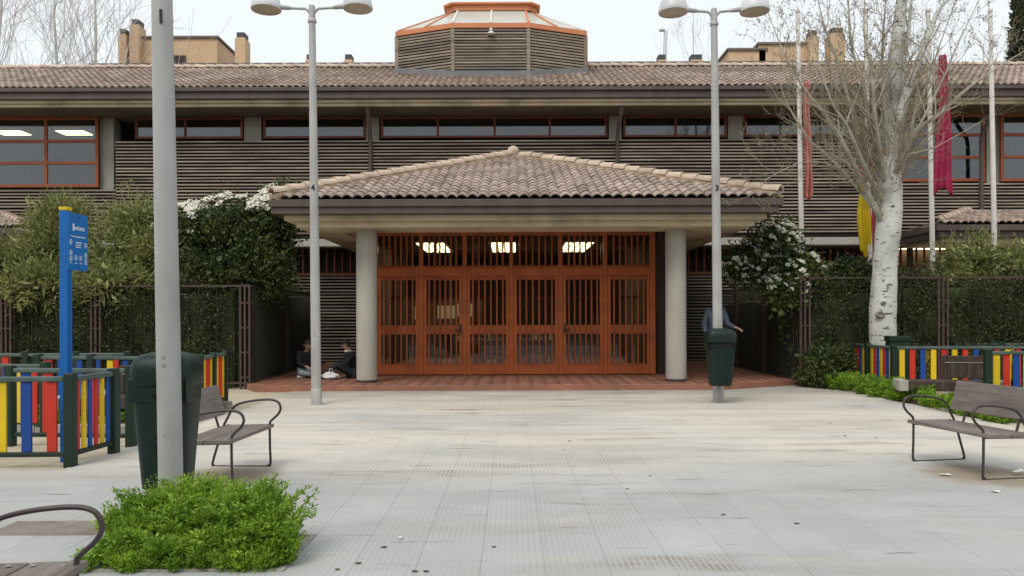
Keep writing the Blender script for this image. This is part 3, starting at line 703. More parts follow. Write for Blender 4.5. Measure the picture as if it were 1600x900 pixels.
for u in (573, 1056):
    x = X(u, 17.1)
    c = MB().lathe([(.228, ST + .05), (.228, CEIL)], 40, (x, 17.1 - PY, 0)).build('column', M['concrete'], porch, smooth=40)
    MB().lathe([(.236, ST), (.236, ST + .06)], 40, (x, 17.1 - PY, 0)).build('base_band', M['fence'], c, smooth=40)

# =================================================================== entrance screen
DY = 19.2
ent = thing('entrance_screen', 'orange-red barred glass entrance screen with double doors under the porch', 'entrance doors', (0, DY, ST))
xs = [X(u, DY) for u in (587, 658, 726, 799, 876, 946, 1020)]; xs[0] = xs[1] - 1.15
zb0, zp, zm0, zm1, zt0, zt1, ztop = ST, Z(567, DY), Z(522, DY), Z(508, DY), Z(431, DY), Z(418, DY), LCEIL - .016
class EB(MB):
    def build(s, name, mats, parent=None, **k):
        s.v = [(x, y - DY, z - ST) for (x, y, z) in s.v]; return MB.build(s, name, mats, parent, **k)
fr = EB()
for i, x in enumerate(xs):
    w = .10 if 0 < i < 6 else .13
    fr.box(x - w/2, x + w/2, DY, DY + .12, zb0, ztop)
fr.box(xs[0] + .066, xs[-1] - .066, DY + .004, DY + .116, ztop - .07, ztop - .002)
fr.build('frame', M['orange'], ent, bevel=.008)
for i in range(6):
    a, b_ = xs[i] + .052, xs[i+1] - .052
    if i == 0: a += .014
    if i == 5: b_ -= .014
    EB().box(a, b_, DY - .012, DY + .10, zt0, zt1).build('transom', M['orange'], ent, bevel=.006)
    EB().box(a, b_, DY + .02, DY + .08, ztop - .10, ztop - .072).build('head_rail', M['orange'], ent)
    tw = EB().box(a, b_, DY + .02, DY + .08, zt1 + .002, zt1 + .05).build('upper_light', M['orange'], ent)
    EB().box(a, b_, DY + .055, DY + .061, zt1 + .05, ztop - .10).build('pane', M['doorglass'], tw)
    lf_ = EB(); sw = .085
    lf_.box(a + .003, a + sw, DY + .01, DY + .07, zb0 + .015, zt0 - .004); lf_.box(b_ - sw, b_ - .003, DY + .01, DY + .07, zb0 + .015, zt0 - .004)
    lf_.box(a + sw, b_ - sw, DY + .012, DY + .068, zb0 + .015, zp - .02); lf_.box(a + sw, b_ - sw, DY + .012, DY + .068, zm0, zm1)
    lf_.box(a + sw, b_ - sw, DY + .012, DY + .068, zt0 - .10, zt0 - .004)
    leaf = lf_.build('door' if 0 < i < 5 else 'side_panel', M['orange'], ent, bevel=.006)
    for (z0, z1) in ((zp - .02, zm0), (zm1, zt0 - .10)): EB().box(a + sw, b_ - sw, DY + .045, DY + .051, z0, z1).build('pane', M['doorglass'], leaf)
    nb = 6
    for k in range(nb):
        x = a + sw + (b_ - a - 2*sw) * (k + .5) / nb
        EB().box(x - .021, x + .021, DY - .03, DY + .0095, zp - .04, zt0 - .02).build('bar', M['orange_bar'], leaf)
        EB().box(x - .021, x + .021, DY - .03, DY + .0095, zt1 + .004, ztop - .03).build('bar', M['orange_bar'], tw)
    if i in (1, 4):
        hx = b_ - .05 if i == 1 else a + .05
        h = EB(); h.box(hx - .025, hx + .025, DY - .02, DY + .01, 1.15, 1.38); h.tube([(hx, DY - .02, 1.24), (hx, DY - .08, 1.24), (hx + (-.14 if i == 1 else .14), DY - .085, 1.24)], .014, 8)
        h.build('handle', M['iron'], leaf, smooth=40)
# inner draught screen
inn = EB()
for x in xs: inn.box(x + .12, x + .20, 21.2, 21.28, ST, LCEIL - .01)
for z in (.16, 1.18, 2.05, 2.75): inn.box(xs[0], xs[-1], 21.21, 21.27, z, z + .09)
inn.build('inner_screen', M['orange_win'], ent)
# lobby shell behind the doors
lob = thing('lobby', 'dim entrance lobby behind the barred orange doors', 'lobby', (0, 22, 0)); lob['kind'] = 'structure'
class LB(MB):
    def build(s, name, mats, parent=None, **k):
        s.v = [(x, y - 22, z) for (x, y, z) in s.v]; return MB.build(s, name, mats, parent, **k)
LB().box(-3.85, 3.85, 19.34, 29.0, ST - .1, ST - .002).build('lobby_floor', M['terracotta'], lob)
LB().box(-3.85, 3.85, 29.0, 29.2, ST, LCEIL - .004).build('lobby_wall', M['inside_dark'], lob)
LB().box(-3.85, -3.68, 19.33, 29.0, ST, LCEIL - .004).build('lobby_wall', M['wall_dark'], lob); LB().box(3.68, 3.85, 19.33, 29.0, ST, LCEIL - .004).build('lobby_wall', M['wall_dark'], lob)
LB().box(-3.67, 3.67, 19.34, 29.0, LCEIL - .003, LCEIL - .0005).build('lobby_ceiling', M['soffit'], lob)
for (u, lab) in ((680, 'lit louvred ceiling light seen through the left part of the orange entrance'), (789, 'lit louvred ceiling light seen above the middle entrance doors'), (900, 'lit louvred ceiling light seen through the right part of the orange entrance')):
    panel_light(X(u, 23.4), 23.4, LCEIL - .006, .84, 3.0, lab, (4, 4))
# lobby furniture: notice board with papers, leaflet tables, shelf
nbd = thing('notice_board', 'brown notice board with white papers on the lobby back wall', 'notice board', (-2.2, 26.0, ST))
MB().box(-1.6, 1.2, 0, .05, 1.15, 2.15).build('board', M['desk'], nbd)
for lx in (-1.5, 1.1): MB().box(lx - .04, lx + .04, .0, .05, 0, 1.148).build('leg', M['desk'], nbd)
for k, (x, z) in enumerate(((-.95,1.6),(-.25,1.62),(.12,1.62),(.5,1.68),(.85,1.68))):
    MB().box(x - .15, x + .15, -.006, -.001, z - .22, z + .22).build('paper_sheet', M['paper'], nbd)
for (x, y, lab) in ((-1.0, 23.3, 'lobby table with leaflets and boxes behind the left entrance doors'), (.9, 23.8, 'lobby table with leaflets and boxes behind the right entrance doors')):
    t = thing('display_table', lab, 'table', (x, y, ST))
    MB().box(-.75, .75, -.35, .35, .70, .74).build('table_top', M['desk'], t, bevel=.01)
    for a in (-.7, .7):
        for c in (-.3, .3): MB().box(a - .025, a + .025, c - .025, c + .025, 0, .70).build('leg', M['iron'], t)
    for k in range(9):
        bx = -.65 + k * .16; h = random.uniform(.04, .26)
        bk = MB().box(-.055, .055, -.08, .08, 0, h).build('book_stack', M['book1'] if k % 3 else M['paper'], t); bk.location = (bx, random.uniform(-.15, .15), .741)
    for k in range(6):
        bk = MB().box(-.07, .07, -.1, .1, 0, random.uniform(.12, .4)).build('box', M['book1'] if k % 2 else M['paper'], t); bk.location = (-.6 + k * .24, .1, 0)
# ------------------------------------------------------------------- low side porches left and right
def side_porch(x0, x1, hip, label):
    y0, y1 = 22.2, BK; z0 = Z(352, 22.2); z1 = Z(334, 24.4); ym = y1
    sp = thing('side_porch', label, 'porch', ((x0 + x1) / 2, y0, 0)); ox = (x0 + x1) / 2
    def b(m): m.v = [(x - ox, y - y0, z) for (x, y, z) in m.v]; return m
    run = ym - y0; hx = x0 + run if hip == 'l' else x1 - run
    lo, hi = (hx, x1) if hip == 'l' else (x0, hx)
    xe = x0 if hip == 'l' else x1
    b(MB().add([(x0,y0,z0),(x1,y0,z0),(hi,ym,z1),(lo,ym,z1),(xe,ym,z0)], [(0,1,2,3), (0,3,4) if hip == 'l' else (1,4,2)])).build('roof', M['underlay'], sp)
    sl = Vector((0, run, z1 - z0)); L = sl.length
    lay_tiles('roof_tiles', (x0 - ox, -.08, z0), (1,0,0), sl, x1 - x0, L, lambda a, q: (a > q / L * run) if hip == 'l' else (a < (x1 - x0) - q / L * run), M['tile'], sp)
    lay_caps((xe - ox, 0, z0 + .05), ((lo if hip == 'l' else hi) - ox, run, z1 + .05), sp, name='hip_tile')
    b(MB().box(x0 - .02, x1 + .02, y0 - .06, y1, z0 - .2, z0 - .03)).build('gutter', M['gutter'], sp, bevel=.012)
    b(MB().box(x0 + .08, x1 - .08, y0 + .05, y1, z0 - .38, z0 - .202)).build('fascia', M['gutter'], sp)
    b(MB().box(x0 + .3, x1 - .3, y0 + .25, y1, z0 - .50, z0 - .382)).build('ledge', M['beam'], sp)
    for x in (x0 + 1.2, x1 - 1.2): b(MB().lathe([(.2, -.06), (.2, z0 - .5)], 20, (x, y0 + .8, 0))).build('column', M['concrete'], sp, smooth=40)
side_porch(X(1464, 22.2), 20.5, 'l', 'low tiled side porch roof behind the right hedge')
side_porch(-20.5, X(44, 22.2), 'r', 'low tiled side porch roof at the left picture edge')

# =================================================================== houses beyond the roof
def far_block(name, label, cx, d, x0, x1, v_roof, boxes, chimneys, windows=()):
    t = thing(name, label, 'apartment block', ((x0 + x1) / 2, d, -.07)); ox = (x0 + x1) / 2
    zr = Z(v_roof, d)
    MB().box(x0 - ox, x1 - ox, 0, 9, 0, zr).build('wall', M['brick_tan'], t)
    MB().box(x0 - ox - .3, x1 - ox + .3, -.3, 9.3, zr + .07, zr + .32).build('roof', M['roof_far'], t)
    for (u0, u1, v) in boxes:
        z = Z(v, d); a, c = X(u0, d) - ox, X(u1, d) - ox
        MB().box(a, c, .3, 4.5, zr + .3, z).build('roof_house', M['brick_tan'], t)
        MB().box(a - .12, c + .12, .18, 4.62, z + .002, z + .14).build('coping', M['roof_far'], t)
    for (u0, u1, v, vc) in chimneys:
        z = Z(v, d); a, c = X(u0, d) - ox, X(u1, d) - ox; w = c - a
        ch = MB(); ch.box(a, c, -.2, .8, zr + .3, z - .35); ch.box(a + .05, c - .05, -.15, .75, z - .35, z - .28); ch = ch.build('chimney', M['brick_tan'], t)
        cp = MB()
        for k in range(3): cp.box(a + .08, c - .08, -.10, .70, z - .27 + k*.13, z - .27 + k*.13 + .09)
        cp.box(a + .15, c - .15, -.05, .65, z - .28, z + .02); cp.build('chimney_cap', M['metal_cap'], ch)
    for (u0, u1, v0, v1) in windows:
        w = MB().box(X(u0, d) - ox, X(u1, d) - ox, .22, .298, Z(v1, d), Z(v0, d)).build('window', M['gutter'], t)
        n = 6; wx0, wx1 = X(u0, d) - ox, X(u1, d) - ox
        for k in range(n): MB().box(wx0 + (wx1-wx0)*(k+.3)/n, wx0 + (wx1-wx0)*(k+.7)/n, .18, .218, Z(v1, d) + .05, Z(v0, d) - .05).build('bar', M['wall_dark'], w)
        MB().box(wx0 - .1, wx1 + .1, .1, .3, Z(v1, d) - .12, Z(v1, d) - .002).build('sill', M['concrete'], w)
far_block('tan_apartment_block', 'tan brick block with chimneys above the roof left of the lantern', 0, 50, X(150, 50), X(618, 50), 105,
          [(214, 338, 54)], [(188,201,44,0), (206,221,29,0), (370,386,50,0), (479,489,85,0), (539,553,85,0)], [(270, 289, 81, 102)])
far_block('tan_apartment_block', 'tan brick block with chimneys above the roof right of the lantern', 0, 50, X(915, 50), X(1420, 50), 105,
          [(1142, 1200, 76), (1190, 1268, 67)], [(1028,1043,87,0), (1079,1100,87,0), (1265,1279,50,0), (1298,1320,46,0)])
pp = thing('flue_pipe', 'thin metal flue pipe bent over on a chimney right of the lantern', 'flue pipe', (X(1040, 50), 49.9, Z(90, 50)))
MB().tube([(0, .3, -.6), (.05, .3, .4), (.12, .3, 1.75), (0, .3, 1.85), (-.30, .3, 1.84)], .13, 8).build('pipe', M['shade'], pp, smooth=50)

# =================================================================== lamp posts
def lamp_post(loc, lean, num, label, arm=.80, turn=0):
    t = thing('lamp_post', label, 'lamp post', loc, 0, 'double-headed grey lamp posts'); t.rotation_euler = (0, lean, 0)
    pole = MB().lathe([(.088,0),(.088,.02),(.086,1.5),(.072,4.5),(.058,6.9),(.055,7.05),(.0,7.07)], 28).build('pole', M['pole'], t, smooth=40)
    MB().lathe([(.098,0),(.098,.27),(.089,.29)], 28).build('base_sleeve', M['pole'], t, smooth=40)
    MB().lathe([(.075,6.75),(.078,6.77),(.078,6.80),(.062,6.82)], 24).build('collar', M['pole'], t, smooth=40)
    for z in (.70, 1.22, 1.28): MB().lathe([(.0,-.014),(.012,-.012),(.014,0)], 10, (0,-.088,z), Matrix.Rotation(R(90),4,'X')).build('bolt', M['bolt'], t)
    for sg in (-1, 1):
        a = MB().tube([(0,0,6.86),(sg*.06,0,6.96),(sg*.12,0,7.0),(sg*(arm-.30),0,7.02)], [.03,.028,.024,.022], 10)
        a.tube([(sg*(arm-.46),0,7.012),(sg*(arm-.40),0,7.02),(sg*(arm-.22),0,7.04)], [.024,.038,.045], 10)
        a = a.build('arm', M['pole'], t, smooth=45)
        hd = MB().lathe([(.262,6.985),(.268,7.0),(.262,7.06),(.235,7.17),(.175,7.28),(.09,7.345),(.0,7.365)], 32, (sg*arm,0,0)).build('lamp_head', M['shade'], t, smooth=50)
        MB().lathe([(.0,6.955),(.14,6.96),(.235,6.978),(.255,6.984)], 32, (sg*arm,0,0)).build('lens', M['lens'], hd, smooth=50)
    text_mesh('number', num, .14, M['black'], t, Matrix.Rotation(R(turn), 4, 'Z') @ Matrix.Translation((0.0, -.0805, 3.82)) @ Matrix.Rotation(R(90), 4, 'X'), .004, bold=.003)
    return t
d4, d3 = F*CH/(635-HOR-3), F*CH/(628-HOR+1)
lp_ = lamp_post((X(494, 13.75), 13.75, 0), R(-.45), '4', 'grey double-headed lamp post with number 4 left of the entrance', .82); lp_.scale.z = 1.013
lp_ = lamp_post((X(1122, 13.95), 13.95, 0), R(-.45), '3', 'grey double-headed lamp post with number 3 and green bin on it', .74); lp_.scale.z = 1.013
lamp_post((X(267, 5.8), 5.8, -.02), R(-.85), '1', 'thick near grey lamp post with number 1 rising from the weeds', .80, 17)

# =================================================================== litter bins
def litter_bin(loc, rz, label):
    t = thing('litter_bin', label, 'litter bin', loc, rz, 'dark green litter bins on lamp posts')
    def rr(w, d, z, n=5, r=.10):          # rounded rectangle
        pts = []
        for (cx, cy, a0) in ((w-r, d-r, 0), (-w+r, d-r, 90), (-w+r, -d+r, 180), (w-r, -d+r, 270)):
            for k in range(n + 1):
                q = R(a0 + 90*k/n); pts.append((cx + r*math.cos(q), cy + r*math.sin(q), z))
        return pts
    def loft(secs):
        m = MB(); n = len(secs[0]); vs = [p for s_ in secs for p in s_]
        fs = [(i*n+k, i*n+(k+1)%n, (i+1)*n+(k+1)%n, (i+1)*n+k) for i in range(len(secs)-1) for k in range(n)]
        fs += [tuple(reversed(range(n))), tuple(range((len(secs)-1)*n, len(secs)*n))]
        return m.add(vs, fs)
    body = loft([rr(.175,.135,.0), rr(.19,.15,.012), rr(.235,.19,.62), rr(.237,.192,.66)]).build('body', M['bin'], t, smooth=40)
    for x in (-.06, .06): MB().box(x-.006, x+.006, -.158, -.13, .06, .52, Matrix.Rotation(R(4.5),4,'X')).build('rib', M['bin'], body, bevel=.008)
    loft([rr(.225,.182,.66), rr(.225,.182,.80)]).build('opening', M['binhole'], t)
    for sx in (-1, 1): MB().box(sx*.238-.012, sx*.238+.012, -.10, .19, .655, .83).build('cheek', M['bin'], t, bevel=.008)
    MB().box(-.228,.228,.165,.198,.655,.83).build('back_plate', M['bin'], t, bevel=.008)
    loft([rr(.252,.205,.775), rr(.257,.21,.79), rr(.257,.21,.90), rr(.245,.198,.955), rr(.20,.16,1.0,5,.1), rr(.12,.105,1.02,5,.09)]).build('hood', M['bin'], t, smooth=40)
    for z in (.35, .72): MB().box(-.045,.045,.17,.245,z,z+.05).build('bracket', M['bin'], t)
    return t
litter_bin((X(1124.5, 13.68), 13.65, .325), 0, 'dark green litter bin hanging on the lamp post right of the entrance')
nb_ = litter_bin((X(261, 6.08), 6.09, .215), R(180), 'dark green litter bin behind the near lamp post by the weeds'); nb_.scale = (.91, 1, 1.05)

# =================================================================== benches
def arc_pts(pts, n=5):                   # Catmull-Rom through the points
    P = [Vector(p) for p in pts]; out = []
    for i in range(len(P)-1):
        a, b_, c, d = P[max(i-1,0)], P[i], P[i+1], P[min(i+2, len(P)-1)]
        for k in range(n):
            t = k/n; out.append(.5*((2*b_) + (c-a)*t + (2*a-5*b_+4*c-d)*t*t + (3*b_-a-3*c+d)*t**3))
    out.append(P[-1]); return out
def bench(loc, rz, label, half=.55):
    t = thing('bench', label, 'bench', loc, rz, 'short plank benches with iron tube armrests')
    for s_ in (-1, 1):
        y = s_ * (half - .07)
        fr = arc_pts([(-.02,y,.016),(.005,y,.03),(.0,y,.22),(.0,y,.44),(.02,y,.485),(.085,y,.545),(.115,y,.61),(.085,y,.675),(.0,y,.70),(-.17,y,.69),(-.33,y,.655),(-.40,y,.60),(-.455,y,.50),(-.505,y,.40),(-.56,y,.22),(-.615,y,.03),(-.60,y,.014)], 5)
        MB().tube(fr, .0125, 10).build('armrest_frame', M['iron'], t, smooth=60)
        MB().tube([(-.60,y,.012),(-.57,y,.004),(-.05,y,.004),(-.02,y,.012)], .007, 8).build('floor_bar', M['iron'], t, smooth=60)
        MB().bar((0,y,.395),(-.50,y,.385),.03,.012).build('seat_bracket', M['iron'], t)
        MB().tube(arc_pts([(-.40,y*.72,.39),(-.475,y*.72,.41),(-.515,y*.72,.52),(-.565,y*.72,.70),(-.60,y*.72,.81)]), .0125, 8).build('back_support', M['iron'], t, smooth=60)
    pk = [(.02,-.235,.402,.395), (-.245,-.50,.395,.39)]
    for (x0, x1, z0, z1) in pk:
        MB().add([(x1,-half,z1),(x0,-half,z0),(x0,half,z0),(x1,half,z1),(x1,-half,z1+.038),(x0,-half,z0+.038),(x0,half,z0+.038),(x1,half,z1+.038)], [(3,2,1,0),(4,5,6,7),(0,1,5,4),(1,2,6,5),(2,3,7,6),(3,0,4,7)]).build('seat_plank', M['wood'], t, bevel=.007)
    Mb = Matrix.Translation((-.535, 0, .53)) @ Matrix.Rotation(R(-15), 4, 'Y')
    MB().box(-.0, .036, -half, half, 0, .32, Mb).build('back_plank', M['wood'], t, bevel=.007)
    for x in (-.06,-.19,-.30,-.44):
        for s_ in (-1, 1):
            MB().lathe([(.012,0),(.012,.004),(.006,.007),(0,.0072)], 8, (x, s_*(half-.07), .4365)).build('bolt', M['bolt'], t)
    return t
bench((4.36, 7.72, 0), R(190), 'weathered plank bench facing left at the right picture edge')
bench((-2.56, 7.55, 0), R(-3), 'weathered plank bench beside the dark green bin and near lamp post')
bench((-1.955, 2.99, 0), R(2), 'bench cut off by the bottom left corner, beside the weeds')

def sleeper_bench(loc, rz, label):
    t = thing('timber_bench', label, 'bench', loc, rz, 'chunky dark timber benches')
    MB().box(-.72, .72, -.24, .24, .22, .40).build('seat_beam', M['sleeper'], t, bevel=.015)
    for s_ in (-1, 1):
        MB().box(s_*.80-.078, s_*.80+.078, -.245, .245, .215, .405).build('end_cap', M['sleeper_end'], t, bevel=.012)
        MB().box(s_*.52-.10, s_*.52+.10, -.18, .18, -.02, .218).build('foot', M['sleeper'], t, bevel=.01)
        MB().box(.42+s_*.42-.035, .42+s_*.42+.035, .25, .34, .2, .84).build('back_post', M['sleeper_end'] if s_ > 0 else M['sleeper'], t, bevel=.01)
    MB().box(.04,.80,.25,.31,.42,.70).build('back_board', M['sleeper'], t, bevel=.01)
    MB().box(.04,.80,.25,.31,.715,.83).build('back_board', M['sleeper'], t, bevel=.01)
    MB().box(.0,.86,.235,.345,.70,.712).build('back_rail', M['sleeper_end'], t)
    return t
sleeper_bench((X(1462, 13.6) + .30, 13.7, 0), R(-14), 'dark brown timber bench with pale ends before the right coloured fence')
sleeper_bench((X(176, 11.6), 11.7, -.02), R(10), 'dark timber bench inside the left playground behind the coloured boards')

# =================================================================== coloured playground fences
COL = ['yellow', 'red', 'blue']
def play_fence(p, q, label, posts=(1, 1), pitch=.145, bw=.105, seq=('yellow','red','blue'), top=.93, bot=.17, mid=0):
    p, q = Vector((*p, 0)), Vector((*q, 0)); d = q - p; L = d.length; ang = math.atan2(d.y, d.x)
    t = thing('playground_fence', label, 'fence', p, ang, 'coloured board playground fences')
    t.location.z = -.02
    ps = ([0] if posts[0] else []) + [L*(k+1)/(mid+1) for k in range(mid)] + ([L] if posts[1] else [])
    for x in ps: MB().box(x-.055, x+.055, -.05, .05, 0, 1.0).build('post', M['green_post'], t, bevel=.012)
    MB().box(0.056, L-.056, -.035, .035, top-.02, top+.035).build('top_rail', M['rail_top'], t, bevel=.012)
    MB().box(0.056, L-.056, -.03, .03, bot-.05, bot).build('bottom_rail', M['green_post'], t, bevel=.010)
    n = max(1, int((L - .12) / pitch)); st = (L - .12) / n
    for k in range(n):
        x = .06 + st * (k + .5)
        if any(abs(x - w) < .055 + bw*.4 for w in ps[1:-1]): continue
        MB().box(x-bw/2, x+bw/2, -.012, .012, bot+.002, top-.022).build('board', M[seq[k % len(seq)]], t, bevel=.004)
    return t
A = lambda u, d: (X(u, d), d)
# left playground
LX = -4.66
play_fence((LX - 2.2, 8.02), (LX, 8.1), 'coloured fence panel at the far left nearest the camera', pitch=.245, seq=('blue','red','yellow'))
play_fence((LX, 8.1), (LX + .05, 8.88), 'short coloured fence panel running back behind the blue sign post', posts=(0,1), pitch=.105, bw=.06, seq=('red','yellow','blue'))
play_fence((LX - 1.55, 9.5), (LX + .02, 9.35), 'coloured fence panel ending beside the near dark green bin', pitch=.26, bw=.13, seq=('blue','red','yellow','red'))
play_fence((LX - 3.6, 10.6), (LX - 1.6, 10.3), 'coloured fence panel behind the blue sign post at the left edge', pitch=.2, seq=('blue','yellow','red'))
play_fence((X(312, 12.2), 12.2), (X(351, 13.7), 13.7), 'coloured fence panel running back, seen right of the near bin', pitch=.12, bw=.08, seq=('red','yellow','red'), mid=1)
play_fence((X(60, 12.6), 12.6), (X(312, 12.2), 12.2), 'coloured fence row at the back of the left playground', posts=(1,0), pitch=.26, seq=('red','yellow','blue'), mid=2)
play_fence((X(-40, 13.6), 13.6), (X(200, 13.6), 13.6), 'coloured fence row farthest back at the left, against the hedge', pitch=.3, seq=('blue','red'), mid=2)
# right playground
RX = X(1396, 15.4)
play_fence((RX, 15.4), (X(1320, 17.8), 17.8), 'coloured fence panel running back in front of the white tree trunk', pitch=.135, bw=.085, seq=('yellow','blue','red'), mid=1)
play_fence((RX, 15.4), (RX + 2.6, 15.3), 'coloured fence panel behind the dark timber bench', posts=(0,1), pitch=.2, seq=('yellow','red','blue','yellow','red'))
play_fence((X(1543, 13.1), 13.1), (X(1543, 13.1) + 2.4, 12.9), 'coloured fence panel at the right edge behind the plank bench', pitch=.16, bw=.11, seq=('yellow','red','blue'))
play_fence((X(1412, 17.3), 17.3), (X(1640, 17.0), 17.0), 'coloured fence row at the back of the right playground', pitch=.28, seq=('red','yellow','blue'), mid=2)
gb = thing('green_box', 'dark green utility box at the foot of the white trunk', 'utility box', (X(1402, 16.0), 16.0, -.02))
MB().box(-.2,.2,-.12,.12,0,1.04).build('cabinet', M['green_post'], gb, bevel=.015)
MB().box(-.22,.22,-.14,.14,1.042,1.16).build('lid', M['green_post'], gb, bevel=.02)
for k in range(2):
    kb = thing('kerb', ('low timber-coloured kerb inside the left playground', 'low kerb along the back of the left playground')[k], 'kerb', (-6.4, 10.35 + 2.9*k, -.03), R(-4))
    for j in range(4): MB().box(-1.6+j*.8, -.806+j*.8, -.06, .06, 0, .16).build('kerb_stone', M['stone'], kb, bevel=.01)

# =================================================================== blue playground sign
SGY = 8.45; sg = thing('playground_sign', 'blue playground sign on a square blue post with yellow cap', 'sign', (X(103, SGY), SGY, -.02), R(87))
MB().box(-.045,.045,-.045,.045,0,2.76).build('post', M['signpost'], sg, bevel=.006)
MB().box(-.012,.012,-.049,-.0451,0.3,2.1).build('groove', M['signpost'], sg)
MB().box(-.048,.048,-.048,.048,2.762,2.80).build('cap', M['yellow'], sg, bevel=.006)
pn = MB().box(-.055,.305,-.064,-.050,2.11,2.74).build('panel', M['signblue'], sg, bevel=.003)
Msg = lambda x, z: Matrix.Translation((x, -.0645, z)) @ Matrix.Rotation(R(90), 4, 'X')
text_mesh('lettering', 'MADRID', .052, M['white'], pn, Msg(.145, 2.575), .001, bold=.0012)
MB().box(.025,.05,-.0665,-.0641,2.545,2.625).build('crest', M['white'], pn)
text_mesh('lettering', 'Área de juegos infantiles', .027, M['white'], pn, Msg(.125, 2.485), .001, bold=.0006)
for k, z in enumerate((2.42, 2.395, 2.37)): MB().box(.075,.185-.01*k,-.0660,-.0641,z-.005,z+.005).build('text_line', M['white'], pn)
def icon(x, z, r=.028):
    m = MB(); n = 20
    vs = []
    for k in range(n):
        q = 2*math.pi*k/n
        for rr_ in (r, r*.8): vs += [(x + rr_*math.cos(q), -.0655, z + rr_*math.sin(q)*1.05)]
    m.add(vs, [(2*k, 2*((k+1)%n), 2*((k+1)%n)+1, 2*k+1) for k in range(n)])
    m.box(x-.008, x+.008, -.0662, -.0645, z-.015, z+.006); m.box(x-.005, x+.005, -.0664, -.0646, z+.008, z+.017)
    m.build('pictogram', M['white'], pn)
for (x, z) in ((-.01,2.42),(.26,2.40),(-.01,2.30),(-.01,2.235),(.08,2.25),(.165,2.25),(.26,2.29),(.26,2.225)): icon(x, z)
for x in (-.01,.08,.165,.26): MB().box(x-.02,x+.02,-.0660,-.0641,2.185,2.193).build('text_line', M['white'], pn)
for z in (2.70, 2.15): MB().lathe([(.011,0),(.011,.003),(0,.004)], 8, (.125,-.064,z), Matrix.Rotation(R(90),4,'X')).build('bolt', M['black'], pn)

# =================================================================== steel fences round the garden
def steel_fence(p, q, top, label, posts, dark=False, mesh_pitch=.16, rail=True):
    p, q = Vector((*p, 0)), Vector((*q, 0)); d = q - p; L = d.length
    t = thing('steel_fence', label, 'fence', p, math.atan2(d.y, d.x), 'brown steel fences round the garden'); t.location.z = -.02
    fm, bm_ = M['fence'], M['fence_dark']
    for x in posts:
        m = MB()
        for k in (-1, 0, 1): m.box(x + k*.10 - .02, x + k*.10 + .02, -.03, .03, 0, top)
        for z in np.arange(.25, top - .1, .55): m.box(x - .08, x + .08, -.02, .02, z, z + .03)
        m.build('post', fm, t)
    MB().box(0, L, -.02, .02, top - .05, top - .01).build('top_rail', fm, t)
    MB().box(0, L, -.02, .02, .12, .16).build('bottom_rail', fm, t)
    m = MB()
    for x in np.arange(.03, L, mesh_pitch): m.box(x - .004, x + .004, -.008, .008, .16, top - .05)
    tag(m.build('bars', bm_, t), kind='stuff')
    return t
FT = 2.32
steel_fence((-16, 17.0), (X(388, 17.0), 17.0), FT, 'brown steel bar fence before the hedge left of the entrance', (16 + X(10,17), 16 + X(150, 17), 16 + X(383, 17)))
steel_fence((X(1252, 17.0), 17.0), (16.5, 17.0), FT + .13, 'brown steel bar fence before the hedge right of the entrance', (.08, X(1473,17) - X(1252,17), 7.5))
steel_fence((X(391, 17.0), 17.0), (-6.05, 23.5), FT, 'dark steel fence running back to the building left of the porch', (3.2, 6.0), mesh_pitch=.10)
steel_fence((X(1250, 17.02), 17.02), (6.45, 24.3), FT + .05, 'dark steel fence running back to the building right of the porch', (2.5, 5.0), mesh_pitch=.12)

